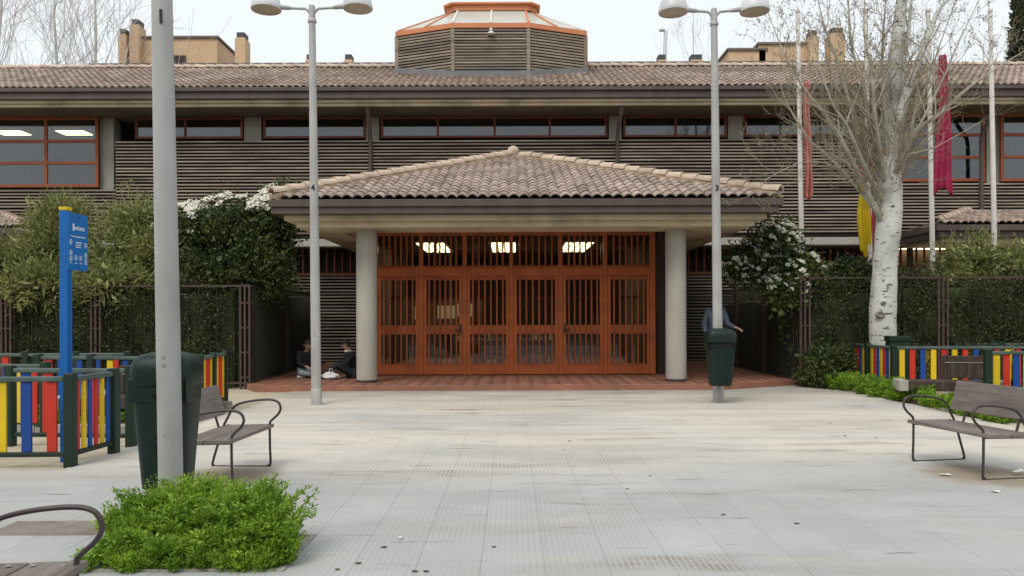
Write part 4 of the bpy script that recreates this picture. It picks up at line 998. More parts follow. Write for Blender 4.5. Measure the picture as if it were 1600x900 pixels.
# =================================================================== flag poles
def flagpole(u, d, label, h=9.3):
    t = thing('flagpole', label, 'flagpole', (X(u, d), d, -.02), 0, 'white flagpoles'); t.rotation_euler.y = R(-.8)
    MB().lathe([(.068,0),(.066,2),(.052,h-.1),(.05,h),(0,h+.01)], 18).build('pole', M['white_pole'], t, smooth=40)
    MB().lathe([(.0,h),(.06,h+.03),(.06,h+.09),(0,h+.13)], 14).build('finial', M['white_pole'], t, smooth=50)
    MB().lathe([(.13,0),(.13,.03),(.09,.05)], 16).build('base_plate', M['white_pole'], t)
    return t
FD = 19.6
flagpole(1256, FD, 'white flagpole with a faded red flag, leftmost of four')
flagpole(1362, FD, 'white flagpole half hidden by the tree, carrying a yellow and red flag')
flagpole(1460, FD, 'white flagpole with a crimson flag right of the tree')
flagpole(1557, FD, 'bare white flagpole at the right without any flag')
def flag(name, label, uL, uR, v0, v1, mats, split=None, side=1, folds=4, wave=.06, d=FD, taper=.5):
    """cloth hanging limp: a pleated strip, widening downwards from the hoist"""
    a, b_ = at(uL, v0, d), at(uR, v1, d); z0, z1 = a.z, b_.z; cx = at((uL+uR)/2, (v0+v1)/2, d).x; w = (uR - uL) * d / F
    nu, nv = 26, 40; m = MB(); vs = []
    r_ = random.Random(311 + int(uL))
    ph = [r_.uniform(0, 6.28) for _ in range(4)]
    for j in range(nv + 1):
        t = j / nv; ww = w * (taper + (1 - taper) * min(1, t * 1.6)) * (1 + .12*math.sin(t*7 + ph[0]))
        off = (0 if side == 0 else side * (ww - w) / 2) + .03*math.sin(t*5 + ph[1])
        for i in range(nu + 1):
            s_ = i / nu
            x = (s_ - .5) * ww + off; y = wave * math.sin(s_ * folds * math.pi * 2 + ph[2] + t * 1.5) * (.5 + .5*t) + .02*math.sin(t*12 + s_*5)
            zz = z0 + (z1 - z0) * t - (.28 * abs(math.sin(s_ * 2.3 + ph[3])) * t)
            vs.append((x, y, zz))
    fs = []
    n0 = len(m.v); m.v += vs
    for j in range(nv):
        for i in range(nu):
            m.f.append((j*(nu+1)+i, j*(nu+1)+i+1, (j+1)*(nu+1)+i+1, (j+1)*(nu+1)+i))
            m.m.append(split(i/nu, j/nv) if split else 0)
    o = m.build(name, mats, None, smooth=80); o.location = (cx, d - .02, 0)
    sm = o.modifiers.new('thick', 'SOLIDIFY'); sm.thickness = .004
    return tag(o, label, 'flag', 'limp flags on the poles')
flag('flag', 'faded pinkish red flag hanging limp on the leftmost pole', 1254, 1267, 128, 296, [M['flag_pink']], side=0, folds=2)
flag('flag', 'yellow and red flag hanging limp beside the tree trunk', 1341, 1368, 232, 392, [M['flag_yellow'], M['flag_red']], split=lambda a, t: 1 if (t < .28 or a > .62) else 0, side=0, folds=2, taper=.55)
flag('flag', 'crimson flag hanging limp on the pole right of the tree', 1460, 1487, 86, 290, [M['flag_crimson']], side=0, folds=3, taper=.35)

# =================================================================== plants
def leaves(name, C, D, L, W, mat, parent, spread=.8, lj=.35, fold=.25):
    """one small folded leaf per centre C, pointing roughly along D"""
    n = len(C); D = D + rng.normal(0, spread, (n, 3)); D /= np.linalg.norm(D, axis=1)[:, None] + 1e-9
    U = rng.normal(0, 1, (n, 3)); S = np.cross(D, U); S /= np.linalg.norm(S, axis=1)[:, None] + 1e-9; N = np.cross(S, D)
    l = (L * (1 + rng.uniform(-lj, lj, n)))[:, None]; w = (W * (1 + rng.uniform(-lj, lj, n)))[:, None]
    b0 = C; tip = C + D * l; ml = C + D * l * .45 + S * w * .5 + N * w * fold; mr = C + D * l * .45 - S * w * .5 + N * w * fold
    V = np.stack([b0, mr, tip, ml], 1).reshape(-1, 3)
    i = np.arange(n)[:, None] * 4; Fs = np.concatenate([i + np.array([[0, 1, 2]]), i + np.array([[0, 2, 3]])], 0)
    return np_mesh(name, V, Fs, mat, parent)
def clump_points(n, lobes, ncl=90, cs=.16, shell=.82, top=0):
    """leaves gathered in clumps spread over the outer part of several lobes"""
    w = np.array([l[3]*l[4] + l[4]*l[5] + l[3]*l[5] for l in lobes]); w = w / w.sum()
    C, D = [], []
    for l, f in zip(lobes, w):
        k = max(4, int(ncl * f * len(lobes) / 2)); q = rng.normal(0, 1, (k, 3)); q /= np.linalg.norm(q, axis=1)[:, None]
        r = rng.uniform(shell * .7, 1.06, k)[:, None]; cc = q * r
        m = int(n * f); pick = rng.integers(0, k, m)
        p = cc[pick] * np.array(l[3:6]) + rng.normal(0, cs, (m, 3)) * np.array([1, 1, .8])
        C.append(p + np.array(l[0:3])); D.append(q[pick])
    return np.concatenate(C), np.concatenate(D)
def stems(name, base, tips, mat, parent, r=.02):
    m = MB()
    for tp_ in tips:
        a, b_ = Vector(base) + Vector((random.uniform(-.2,.2), random.uniform(-.15,.15), 0)), Vector(tp_); mid = (a + b_)/2 + Vector((random.uniform(-.12,.12), random.uniform(-.1,.1), .1))
        m.tube([a, mid, b_], [r, r*.75, r*.35], 5)
    return m.build(name, mat, parent)
def flower_heads(name, pts, r, parent, nf=9):
    V, Fs = [], []; k = 0
    for p in pts:
        n = nf; rad = r * random.uniform(.7, 1.25)
        nrm = Vector((random.uniform(-.5,.5), random.uniform(-.9,-.1), random.uniform(.4,1.))).normalized(); a = nrm.orthogonal().normalized(); b_ = nrm.cross(a)
        for ring_i in range(3):
            cnt = (1, 6, 11)[ring_i]
            for j in range(cnt):
                q = 2*math.pi*j/max(cnt,1) + random.uniform(-.3,.3); rr_ = rad * (0, .45, .85)[ring_i]
                c = Vector(p) + (a*math.cos(q) + b_*math.sin(q))*rr_ + nrm*(rad*.35*(1-(rr_/rad)**2)) + Vector([random.uniform(-.006,.006) for _ in range(3)])
                s_ = rad*.30; t1 = (a*random.uniform(-1,1) + b_*random.uniform(-1,1) + nrm*random.uniform(-.4,.4)).normalized(); t2 = (nrm + Vector([random.uniform(-.5,.5) for _ in range(3)])).cross(t1).normalized()
                V += [c - t1*s_, c - t2*s_, c + t1*s_, c + t2*s_, c + nrm*s_*.5]
                for (x, y) in ((0,1),(1,2),(2,3),(3,0)): Fs.append((k+x, k+y, k+4))
                k += 5
    o = np_mesh(name, [tuple(v) for v in V], Fs, M['petal'], parent); return tag(o, kind='stuff')
def shrub(name, label, cat, lobes, n, L, W, mat, ncl=120, cs=.15, spread=.8, group=None, core=.62, flowers=None, fr=.06, base=(0, 0, 0), shell=.82, up=0, stem=True):
    bx, by = lobes[0][0], lobes[0][1]
    t = thing(name, label, cat, (bx, by, -.02), 0, group)
    lb = [(x-bx, y-by, z+.02, a, c, e) for (x, y, z, a, c, e) in lobes]
    C, D = clump_points(n, lb, ncl, cs, shell); D[:, 2] += up
    keep = C[:, 2] > .03; C, D = C[keep], D[keep]
    leaves('foliage', C, D, L, W, mat, t, spread)
    if core:
        C2, D2 = clump_points(int(n*.35), [(x, y, z, a*core, c*core, e*core) for (x, y, z, a, c, e) in lb], 60, cs*1.3, .2); k2 = C2[:, 2] > .03
        leaves('inner_foliage', C2[k2], D2[k2], L*1.9, W*2.6, mat, t, 1.0)
    if stem: stems('stems', base, [(x + random.uniform(-a,a)*.5, y + random.uniform(-c,c)*.4, z + random.uniform(-.2,.5)*e) for (x, y, z, a, c, e) in lb for _ in range(5)], M['stem'], t, .022)
    if flowers: flower_heads('flowers', [(x-bx, y-by, z+.02) for (x, y, z) in flowers], fr, t)
    return t
def surf_pts(lobes, n, cond):
    out = []; 
    while len(out) < n:
        l = random.choice(lobes); q = Vector((random.gauss(0,1), random.gauss(0,1), random.gauss(0,1))).normalized()
        if q.y > .3: continue
        p = (l[0] + q.x*l[3]*1.05, l[1] + q.y*l[4]*1.05, l[2] + q.z*l[5]*1.05)
        if cond(p, q): out.append(p)
    return out
def hedge(name, label, x0, x1, y0, y1, h, n, mat, L=.055, W=.032, hvar=.12):
    t = thing(name, label, 'hedge', ((x0+x1)/2, (y0+y1)/2, -.02)); w, d = x1-x0, y1-y0
    nx = int(w / .22); ncl = int(n / 26)
    fx = rng.uniform(-w/2, w/2, ncl); side = rng.uniform(0, 1, ncl)
    top = h + hvar*np.sin(fx*2.1 + 1.) + .5*hvar*np.sin(fx*5.3)
    fz = np.where(side < .68, rng.uniform(.0, 1.0, ncl) * top, np.where(side < .9, top, rng.uniform(0, 1, ncl)*top))
    fy = np.where(side < .68, -d/2, np.where(side < .9, rng.uniform(-d/2, d/2, ncl), d/2)) + .06*np.sin(fx*3.7 + fz*4.1)
    cc = np.stack([fx, fy, fz], 1); nr = np.stack([np.zeros(ncl), np.where(side < .68, -1., np.where(side < .9, -.2, 1.)), np.where((side >= .68) & (side < .9), 1., .3)], 1)
    pick = rng.integers(0, ncl, n); C = cc[pick] + rng.normal(0, .085, (n, 3)); D = nr[pick]; k = C[:, 2] > .03
    leaves('foliage', C[k], D[k], L, W, mat, t, .8)
    m = MB(); nn = max(4, int(w/.5))
    for i in range(nn):
        a, b_ = -w/2 + w*i/nn, -w/2 + w*(i+1)/nn
        m.box(a, b_ - .01, -d/2 + .18 + random.uniform(-.05,.05), d/2 - .18, .0, h - .22 + random.uniform(-.08,.08))
    m.build('inner_growth', M['leaf_hedge'], t)
    m = MB()
    for x in np.arange(-w/2 + .3, w/2, .7): m.tube([(x, -.1, 0), (x + random.uniform(-.1,.1), -d/2+.1, h*.5), (x + random.uniform(-.2,.2), -d/2+.02, h*.9)], [.025,.018,.008], 5)
    m.build('stems', M['stem'], t)
    return t
hedge('hedge', 'tall dark clipped hedge behind the left steel fence', -16, -6.25, 17.15, 18.4, 2.32, 42000, M['leaf_hedge'], .068, .038)
hedge('hedge', 'tall dark clipped hedge behind the right steel fence', 6.75, 16.5, 17.15, 18.4, 2.38, 42000, M['leaf_hedge'], .068, .038)
hedge('hedge', 'dark hedge along the side fence right of the porch', 6.62, 7.5, 18.45, 23.9, 2.1, 11000, M['leaf_hedge'])
hedge('hedge', 'dark hedge along the side fence left of the porch', -7.6, -6.15, 18.45, 23.4, 2.3, 11000, M['leaf_hedge'])
ol = 'tall narrow-leaved olive green shrubs'
shrub('oleander', 'olive green narrow-leaved shrub left of the blue sign', 'shrub', [(-13.6,18.2,2.4,1.3,1.,.9), (-12.2,18.0,2.6,1.1,.9,1.0), (-13.0,17.4,2.1,1.4,.6,.5)], 13000, .13, .026, M['leaf_oleander'], group=ol, spread=.55, up=.5)
shrub('oleander', 'tall olive green narrow-leaved shrub right behind the blue sign', 'shrub', [(-11.0,18.3,2.9,1.1,.9,1.15), (-10.9,18.5,3.7,.8,.7,.8), (-10.6,17.4,2.25,1.2,.55,.5)], 13000, .13, .026, M['leaf_oleander'], group=ol, spread=.55, up=.5)
shrub('oleander', 'tall olive green narrow-leaved shrub behind the near lamp post', 'shrub', [(-9.0,18.3,2.9,1.1,.9,1.15), (-9.0,18.6,3.7,.65,.7,.95), (-9.0,17.4,2.3,1.1,.55,.55), (-8.3,18.1,3.1,.6,.6,.6)], 13000, .13, .026, M['leaf_oleander'], group=ol, spread=.55, up=.5)
shrub('oleander', 'narrow-leaved shrub rising above the hedge behind the bare flagpole', 'shrub', [(X(1515,18.2),18.2,2.7,.75,.6,.75), (X(1500,18.2),18.2,2.3,.6,.6,.4)], 4200, .13, .026, M['leaf_oleander'], group=ol, spread=.55, up=.5)
shrub('oleander', 'narrow-leaved shrub above the hedge at the right picture edge', 'shrub', [(X(1605,18.2),18.2,2.6,.7,.6,.7), (X(1660,18.2),18.2,2.5,.8,.6,.6)], 4200, .13, .026, M['leaf_oleander'], group=ol, spread=.55, up=.5)
VL = [(-6.75,18.5,3.2,1.35,1.0,1.25), (-7.7,18.5,3.4,.9,.8,.9), (-5.85,18.3,3.6,.65,.6,.75), (-5.75,18.0,2.7,.55,.6,.6), (-6.6,17.7,2.6,1.4,.6,.6), (-5.55,18.4,4.1,.55,.5,.6)]
shrub('flowering_shrub', 'large dark shrub topped with white blossom left of the porch roof', 'shrub', VL, 26000, .085, .045, M['leaf_viburnum'], ncl=200, cs=.14, spread=.7,
      flowers=surf_pts(VL, 150, lambda p, q: (p[2] > 3.95 + .45*random.random() and q.z > .0) or (p[0] < -7.4 and q.y < -.3 and random.random() < .12 and p[2] > 3.2)), fr=.10, group='white flowering shrubs')
VR = [(X(1205,17.8),17.8,2.9,.75,.7,.75), (X(1170,17.7),17.7,2.75,.6,.5,.45), (X(1245,17.6),17.6,2.45,.6,.6,.6), (X(1215,17.4),17.4,3.3,.45,.4,.45), (X(1225,17.3),17.3,2.1,.55,.4,.4), (6.85,17.9,1.3,.35,.5,1.0)]
shrub('flowering_shrub', 'spreading shrub covered in small white blossom right of the porch', 'shrub', VR, 12000, .075, .04, M['leaf_viburnum'], ncl=150, cs=.12, spread=.7,
      flowers=surf_pts(VR, 230, lambda p, q: q.y < .1 and p[2] > 2.0 and random.random() < .9), fr=.06, group='white flowering shrubs', stem=False)
shrub('round_shrub', 'rounded leafy shrub above the hedge left of the white trunk', 'shrub', [(X(1330,17.9),17.9,2.35,.62,.5,.55)], 3500, .07, .04, M['leaf_viburnum'], ncl=60, cs=.1)
shrub('round_shrub', 'small dark green shrub at the left end of the right coloured fence', 'shrub', [(X(1290,16.9),16.8,.45,.45,.4,.55), (X(1275,16.9),16.8,.25,.4,.4,.3)], 4200, .07, .03, M['leaf_viburnum'], ncl=60, cs=.09)

# feathery weeds in the pit and along the right-hand fence
def weeds(name, label, spots, mat, dens=1., leafL=.05):
    Cs, Ds = [], []; m = MB()
    for (x, y, h, n) in spots:
        for _ in range(int(n * dens)):
            a = random.uniform(0, 6.283); r = h * random.uniform(.12, .62); top = Vector((x + r*math.cos(a), y + r*math.sin(a), h * random.uniform(.5, .98) - r*.15))
            b_ = Vector((x + .25*r*math.cos(a), y + .25*r*math.sin(a), -.03)); mid = b_*.45 + top*.55 + Vector((0,0,h*.24)); m.tube([b_, mid, top], [.004,.003,.0015], 4, False)
            dr = (top - mid).normalized(); sd_ = dr.cross(Vector((0,0,1))); sd_ = sd_.normalized() if sd_.length > 1e-3 else Vector((1,0,0))
            for k in range(10):                 # a divided, fern-like frond
                t = k / 9; p = b_.lerp(mid, .35 + t*1.3) if t < .5 else mid.lerp(top, (t-.5)*2)
                wl = leafL * (1.25 - .8*abs(t-.45))
                for s_ in (-1, 1):
                    for j in range(4):
                        q = p + sd_*s_*wl*(.15+.36*j) + Vector((random.gauss(0,.006), random.gauss(0,.006), random.gauss(0,.008)))
                        Cs.append(tuple(q)); Ds.append(tuple(sd_*s_*.7 + dr*.7 + Vector((0,0,.25))))
    st = m.build(name, M['leaf_weed']); tag(st, label, 'weeds', kind='stuff')
    leaves('leaflets', np.array(Cs), np.array(Ds), leafL*.72, leafL*.30, mat, st, .55, lj=.5)
sp = []
for _ in range(110):
    x, y = random.uniform(-2.66, -1.47), random.uniform(4.72, 5.5)
    if x > -1.45 - (y-4.75)*.22: continue
    sp.append((x, y, random.uniform(.07,.14) + .05*(y-4.7), 6))
for (x, y, h) in ((-2.66,5.3,.22),(-2.60,5.45,.29),(-2.47,5.45,.37),(-2.36,5.55,.36),(-2.24,5.5,.38),(-2.12,5.42,.35),(-2.0,5.25,.33),(-1.86,5.15,.20),(-1.74,5.15,.44),(-1.68,5.05,.43),(-1.60,5.0,.36),(-1.53,4.92,.27),(-1.48,4.82,.16),
                  (-2.5,5.15,.24),(-2.3,5.2,.25),(-2.15,5.05,.22),(-2.45,4.95,.17),(-1.95,4.95,.19),(-1.75,4.85,.22),(-2.2,4.82,.15)):
    for _ in range(3): sp.append((x + random.uniform(-.045,.045), y + random.uniform(-.045,.045), h*1.28*random.uniform(.8,1.06), 11))
weeds('pit_weeds', 'bright green feathery weeds round the foot of the near lamp post', sp, M['leaf_weed'], 1.3, .042)
sp = []
for _ in range(95):
    t = random.random(); y = 17.4 - 6.2*t; x = 6.95 + .25*t + random.uniform(-.15,.5); sp.append((x, y, random.uniform(.12,.40) * (1 if t < .6 else .7), 7))
weeds('fence_weeds', 'green weeds growing along the foot of the right coloured fence', sp, M['leaf_weed'], 1., .075)
sp = [(random.uniform(6.2, 10.), random.uniform(9.3, 12.8), random.uniform(.06,.16), 5) for _ in range(170)]; sp = [s_ for s_ in sp if s_[0] > 7.05]
weeds('grass', 'short green grass behind the bench at the right edge', sp, M['leaf_weed'], 1., .06)
sp = [(random.uniform(-7.5, -5.0), random.uniform(10.4, 13.), random.uniform(.06,.2), 5) for _ in range(70)]
weeds('grass', 'patchy green grass in the left playground', sp, M['leaf_weed'], 1., .06)

# =================================================================== trees
def limb_path(pts, n=4): return arc_pts(pts, n)
def grow(out, p, d, L, r, depth, rnd, up=.25, seg=5, kids=(4, 6)):
    """a wandering twig with side twigs; out collects (points, radii, level)"""
    pts = [p.copy()]; dd = d.normalized()
    for k in range(seg):
        dd = (dd + Vector((rnd.gauss(0,.14), rnd.gauss(0,.14), rnd.gauss(0,.10) + up*.25))).normalized(); pts.append(pts[-1] + dd * (L/seg))
    rad = [max(r * (1 - .85*k/seg), .0022) for k in range(seg+1)]; out.append((pts, rad, depth))
    if depth > 0:
        for _ in range(rnd.randint(*kids)):
            k = rnd.randint(1, seg-1); base = pts[k].lerp(pts[k+1], rnd.random()); ax = (pts[k+1]-pts[k]).normalized()
            sdv = ax.cross(Vector((rnd.gauss(0,1), rnd.gauss(0,1), rnd.gauss(0,1)))).normalized(); nd_ = (ax*.75 + sdv*rnd.uniform(.5,.95) + Vector((0,0,up*.5))).normalized()
            grow(out, base, nd_, L*rnd.uniform(.35,.65), rad[k]*.6, depth-1, rnd, up, seg, kids)
rnd = random.Random(21)
TD = 16.6; tx, ty = X(1381, TD), TD
tree = thing('white_barked_tree', 'bare white-barked tree with upswept branches behind the right coloured fence', 'tree', (tx, ty, -.02))
def tp_(u, v, dy=0.): p = at(u, v, TD + dy); return Vector((p.x - tx, p.y - ty, p.z + .02))
tr = MB()
path = [Vector((0,0,-.05)), tp_(1380,545), tp_(1379,500), tp_(1381,455), tp_(1384,400), tp_(1389,345), tp_(1390,300), tp_(1388,265), tp_(1388,225), tp_(1391,180), tp_(1396,120), tp_(1402,60), tp_(1409,0), tp_(1416,-90), tp_(1420,-200)]
rr0 = [.33,.285,.275,.262,.25,.255,.26,.25,.20,.18,.16,.135,.11,.08,.03]
pp_ = arc_pts(path, 5); rad = np.interp(np.linspace(0, len(path)-1, len(pp_)), range(len(path)), rr0)
rad = [r*(1 + .018*math.sin(i*1.7) + .02*math.sin(i*.53+1)) for i, r in enumerate(rad)]
tr.tube(pp_, rad, 20)
tr.build('trunk', M['bark'], tree, smooth=60)
for (u, v, dy, rr_, q) in ((1403,337,-.17,.07,28),(1402,384,-.17,.075,28),(1399,412,-.18,.09,22),(1376,492,-.262,.08,-5),(1391,512,-.235,.09,20),(1381,474,-.262,.045,0),(1388,450,-.25,.04,10)):
    kn = MB().lathe([(rr_*1.25,-.05),(rr_*1.1,.012),(rr_*.8,.022),(rr_*.5,.004),(0,-.004)], 14).build('knot', M['knot'], tree, smooth=60)
    kn.matrix_local = Matrix.Translation(tp_(u, v, dy)) @ Matrix.Rotation(R(q), 4, 'Z') @ Matrix.Rotation(R(90), 4, 'X') @ Matrix.Diagonal((1, .8, 1, 1))
limbs = [  # (pixel path with depth offsets), base radius
 ([(1394,280,-.05),(1398,230,-.1),(1412,160,-.2),(1432,105,-.2),(1452,50,-.1),(1475,5,.1),(1520,-20,.3)], .14),
 ([(1400,300,0),(1412,250,-.2),(1425,210,-.3),(1465,180,-.4),(1510,140,-.4),(1548,112,-.3),(1600,80,0)], .085),
 ([(1385,270,.2),(1400,200,.3),(1408,120,.4),(1420,40,.5),(1428,-40,.5)], .12),
 ([(1375,345,-.1),(1362,315,-.2),(1345,280,-.3),(1318,225,-.4),(1290,180,-.4),(1258,140,-.3),(1228,90,-.1),(1200,20,.1)], .085),
 ([(1376,330,0),(1366,290,.1),(1350,240,.2),(1330,170,.3),(1310,100,.4),(1288,40,.4),(1272,-30,.5)], .08),
 ([(1380,300,.1),(1372,250,.2),(1358,190,.2),(1348,130,.2),(1330,70,.3),(1325,0,.4),(1318,-60,.4)], .075),
 ([(1382,290,-.2),(1374,230,-.4),(1366,170,-.6),(1362,110,-.7),(1350,50,-.7),(1352,-20,-.7)], .07),
 ([(1388,260,-.2),(1384,190,-.4),(1378,120,-.5),(1380,60,-.6),(1386,-30,-.6)], .065),
 ([(1370,340,.1),(1345,300,.4),(1300,250,.7),(1262,215,.9),(1225,150,1.0),(1212,90,1.1)], .055),
 ([(1378,310,-.3),(1352,262,-.6),(1325,200,-.9),(1300,160,-1.0),(1280,100,-1.1),(1262,30,-1.)], .055),
 ([(1396,255,.3),(1420,200,.6),(1445,140,.8),(1465,80,.9),(1490,10,1.)], .06),
 ([(1398,270,-.3),(1418,230,-.7),(1440,190,-1.),(1475,120,-1.2),(1500,60,-1.2),(1530,0,-1.1)], .05),
 ([(1392,220,.4),(1400,150,.7),(1395,90,.8),(1400,20,.9)], .055),
 ([(1350,280,-.3),(1310,262,-.5),(1262,252,-.6),(1225,265,-.7),(1195,282,-.8)], .022),
]
tw = []
lm = None
for pts, r0 in limbs:
    P3 = [tp_(1387, pts[0][1] + 42, 0), tp_(1387, pts[0][1] + 20, 0)] + [tp_(*q) for q in pts[(1 if r0 < .1 else 0):]]; pa = arc_pts(P3, 5); n = len(pa)
    rads = [max((1.15 if r0 > .1 else .9)*r0*(1-i/(n-1))**.7, .008) for i in range(n)]
    MB().tube(pa, rads, 10).build('limb', M['bark'] if r0 > .1 else M['branch'], tree, smooth=60)
    L = sum((pa[i+1]-pa[i]).length for i in range(n-1))
    cnt = int(5 + L*2.8)
    for _ in range(cnt):
        i = rnd.randint(int(n*.18), n-2); ax = (pa[i+1]-pa[i]).normalized(); q = rnd.random(); base = pa[i].lerp(pa[i+1], q)
        sdv = ax.cross(Vector((rnd.gauss(0,1), rnd.gauss(0,1), rnd.gauss(0,.6)))).normalized()
        grow(tw, base, (ax*.55 + sdv*rnd.uniform(.4,1.) + Vector((0,0,.35))), rnd.uniform(.7,1.9)*(.55+.45*(1-i/n)), min(rads[i]*.5, .02), 2, rnd, .3, 5, (3,5))
# short dense shoots round the crotch
for _ in range(110):
    u, v = rnd.gauss(1370, 34), rnd.uniform(190, 300); base = tp_(u, v, rnd.uniform(-.4,.4))
    grow(tw, base, Vector((rnd.gauss(0,.8), rnd.gauss(0,.6), rnd.uniform(-.1,.9))), rnd.uniform(.4,1.0), .009, 1, rnd, .2, 4, (2,4))
mb1, mb0 = MB(), MB()
for pts, rads, lev in tw:
    (mb1 if lev == 2 else mb0).tube(pts, rads, 5 if lev == 2 else 3, False)
mb1.build('branches', M['branch'], tree, smooth=80); tag(mb0.build('twigs', M['twig'], tree), kind='stuff')
C, D = [], []
for pts, rads, lev in tw:
    if lev <= 1:
        for p in pts[1:]:
            if rnd.random() < .4: C.append(tuple(p)); D.append((rnd.gauss(0,1), rnd.gauss(0,1), rnd.gauss(.2,1)))
tag(leaves('buds', np.array(C), np.array(D), .045, .022, M['twig'], tree, .4), kind='stuff')

def poplar(x, y, h, label, seed, nb=26, spread=.16):
    r_ = random.Random(seed); t = thing('bare_poplar', label, 'tree', (x, y, -.07), 0, 'bare pale trees beyond the roof')
    tk = [Vector((0,0,0))]
    for k in range(8): tk.append(tk[-1] + Vector((r_.gauss(0,.15), r_.gauss(0,.15), h/8)))
    MB().tube(tk, [.26*(1-.9*k/8) for k in range(9)], 8).build('trunk', M['far_branch'], t, smooth=60)
    out = []
    for _ in range(nb):
        f = r_.uniform(.25, .92); k = int(f*8); b_ = tk[k].lerp(tk[k+1], f*8-k); a = r_.uniform(0, 6.283)
        grow(out, b_, Vector((math.cos(a)*.42, math.sin(a)*.42, 1)), h*(1-f)*r_.uniform(.45,.75)+1.2, .07*(1.1-f), 2, r_, .35, 6, (3,5))
    m = MB()
    for pts, rads, lev in out: m.tube(pts, [max(q, .011) for q in rads], 4 if lev == 2 else 3, False)
    tag(m.build('branches', M['far_branch'], t), kind='stuff')
for i, (u, d, top, lab) in enumerate(((8, 44, -160, 'bare pale tree beyond the roof at the far left edge'), (75, 47, -60, 'bare pale tree beyond the roof, second from the left edge'), (142, 48, -90, 'bare pale tree beyond the roof nearest the tan chimneys'), (1085, 70, 22, 'faint bare tree between the lantern and the right lamp post'), (-45, 46, -120, 'bare pale tree mostly beyond the left picture edge'))):
    poplar(X(u, d), d, Z(top, d), lab, 50 + i, 17 if i != 3 else 9)
cy = thing('cypress', 'dark green cypress at the top right picture edge', 'tree', (X(1622, 38), 38, -.07))
MB().tube([(0,0,0),(0,0,20)], [.3,.05], 8).build('trunk', M['stem'], cy)
n = 26000; zz = rng.uniform(1, 23, n); rr_ = 1.35*np.sin(np.clip(zz/24, 0, 1)**.6*math.pi)**.6 * rng.uniform(.72, 1.06, n); aa = rng.uniform(0, 6.283, n)
leaves('crown', np.stack([rr_*np.cos(aa), rr_*np.sin(aa), zz], 1), np.stack([np.cos(aa)*.5, np.sin(aa)*.5, np.ones(n)], 1), .32, .12, M['leaf_cypress'], cy, .4)

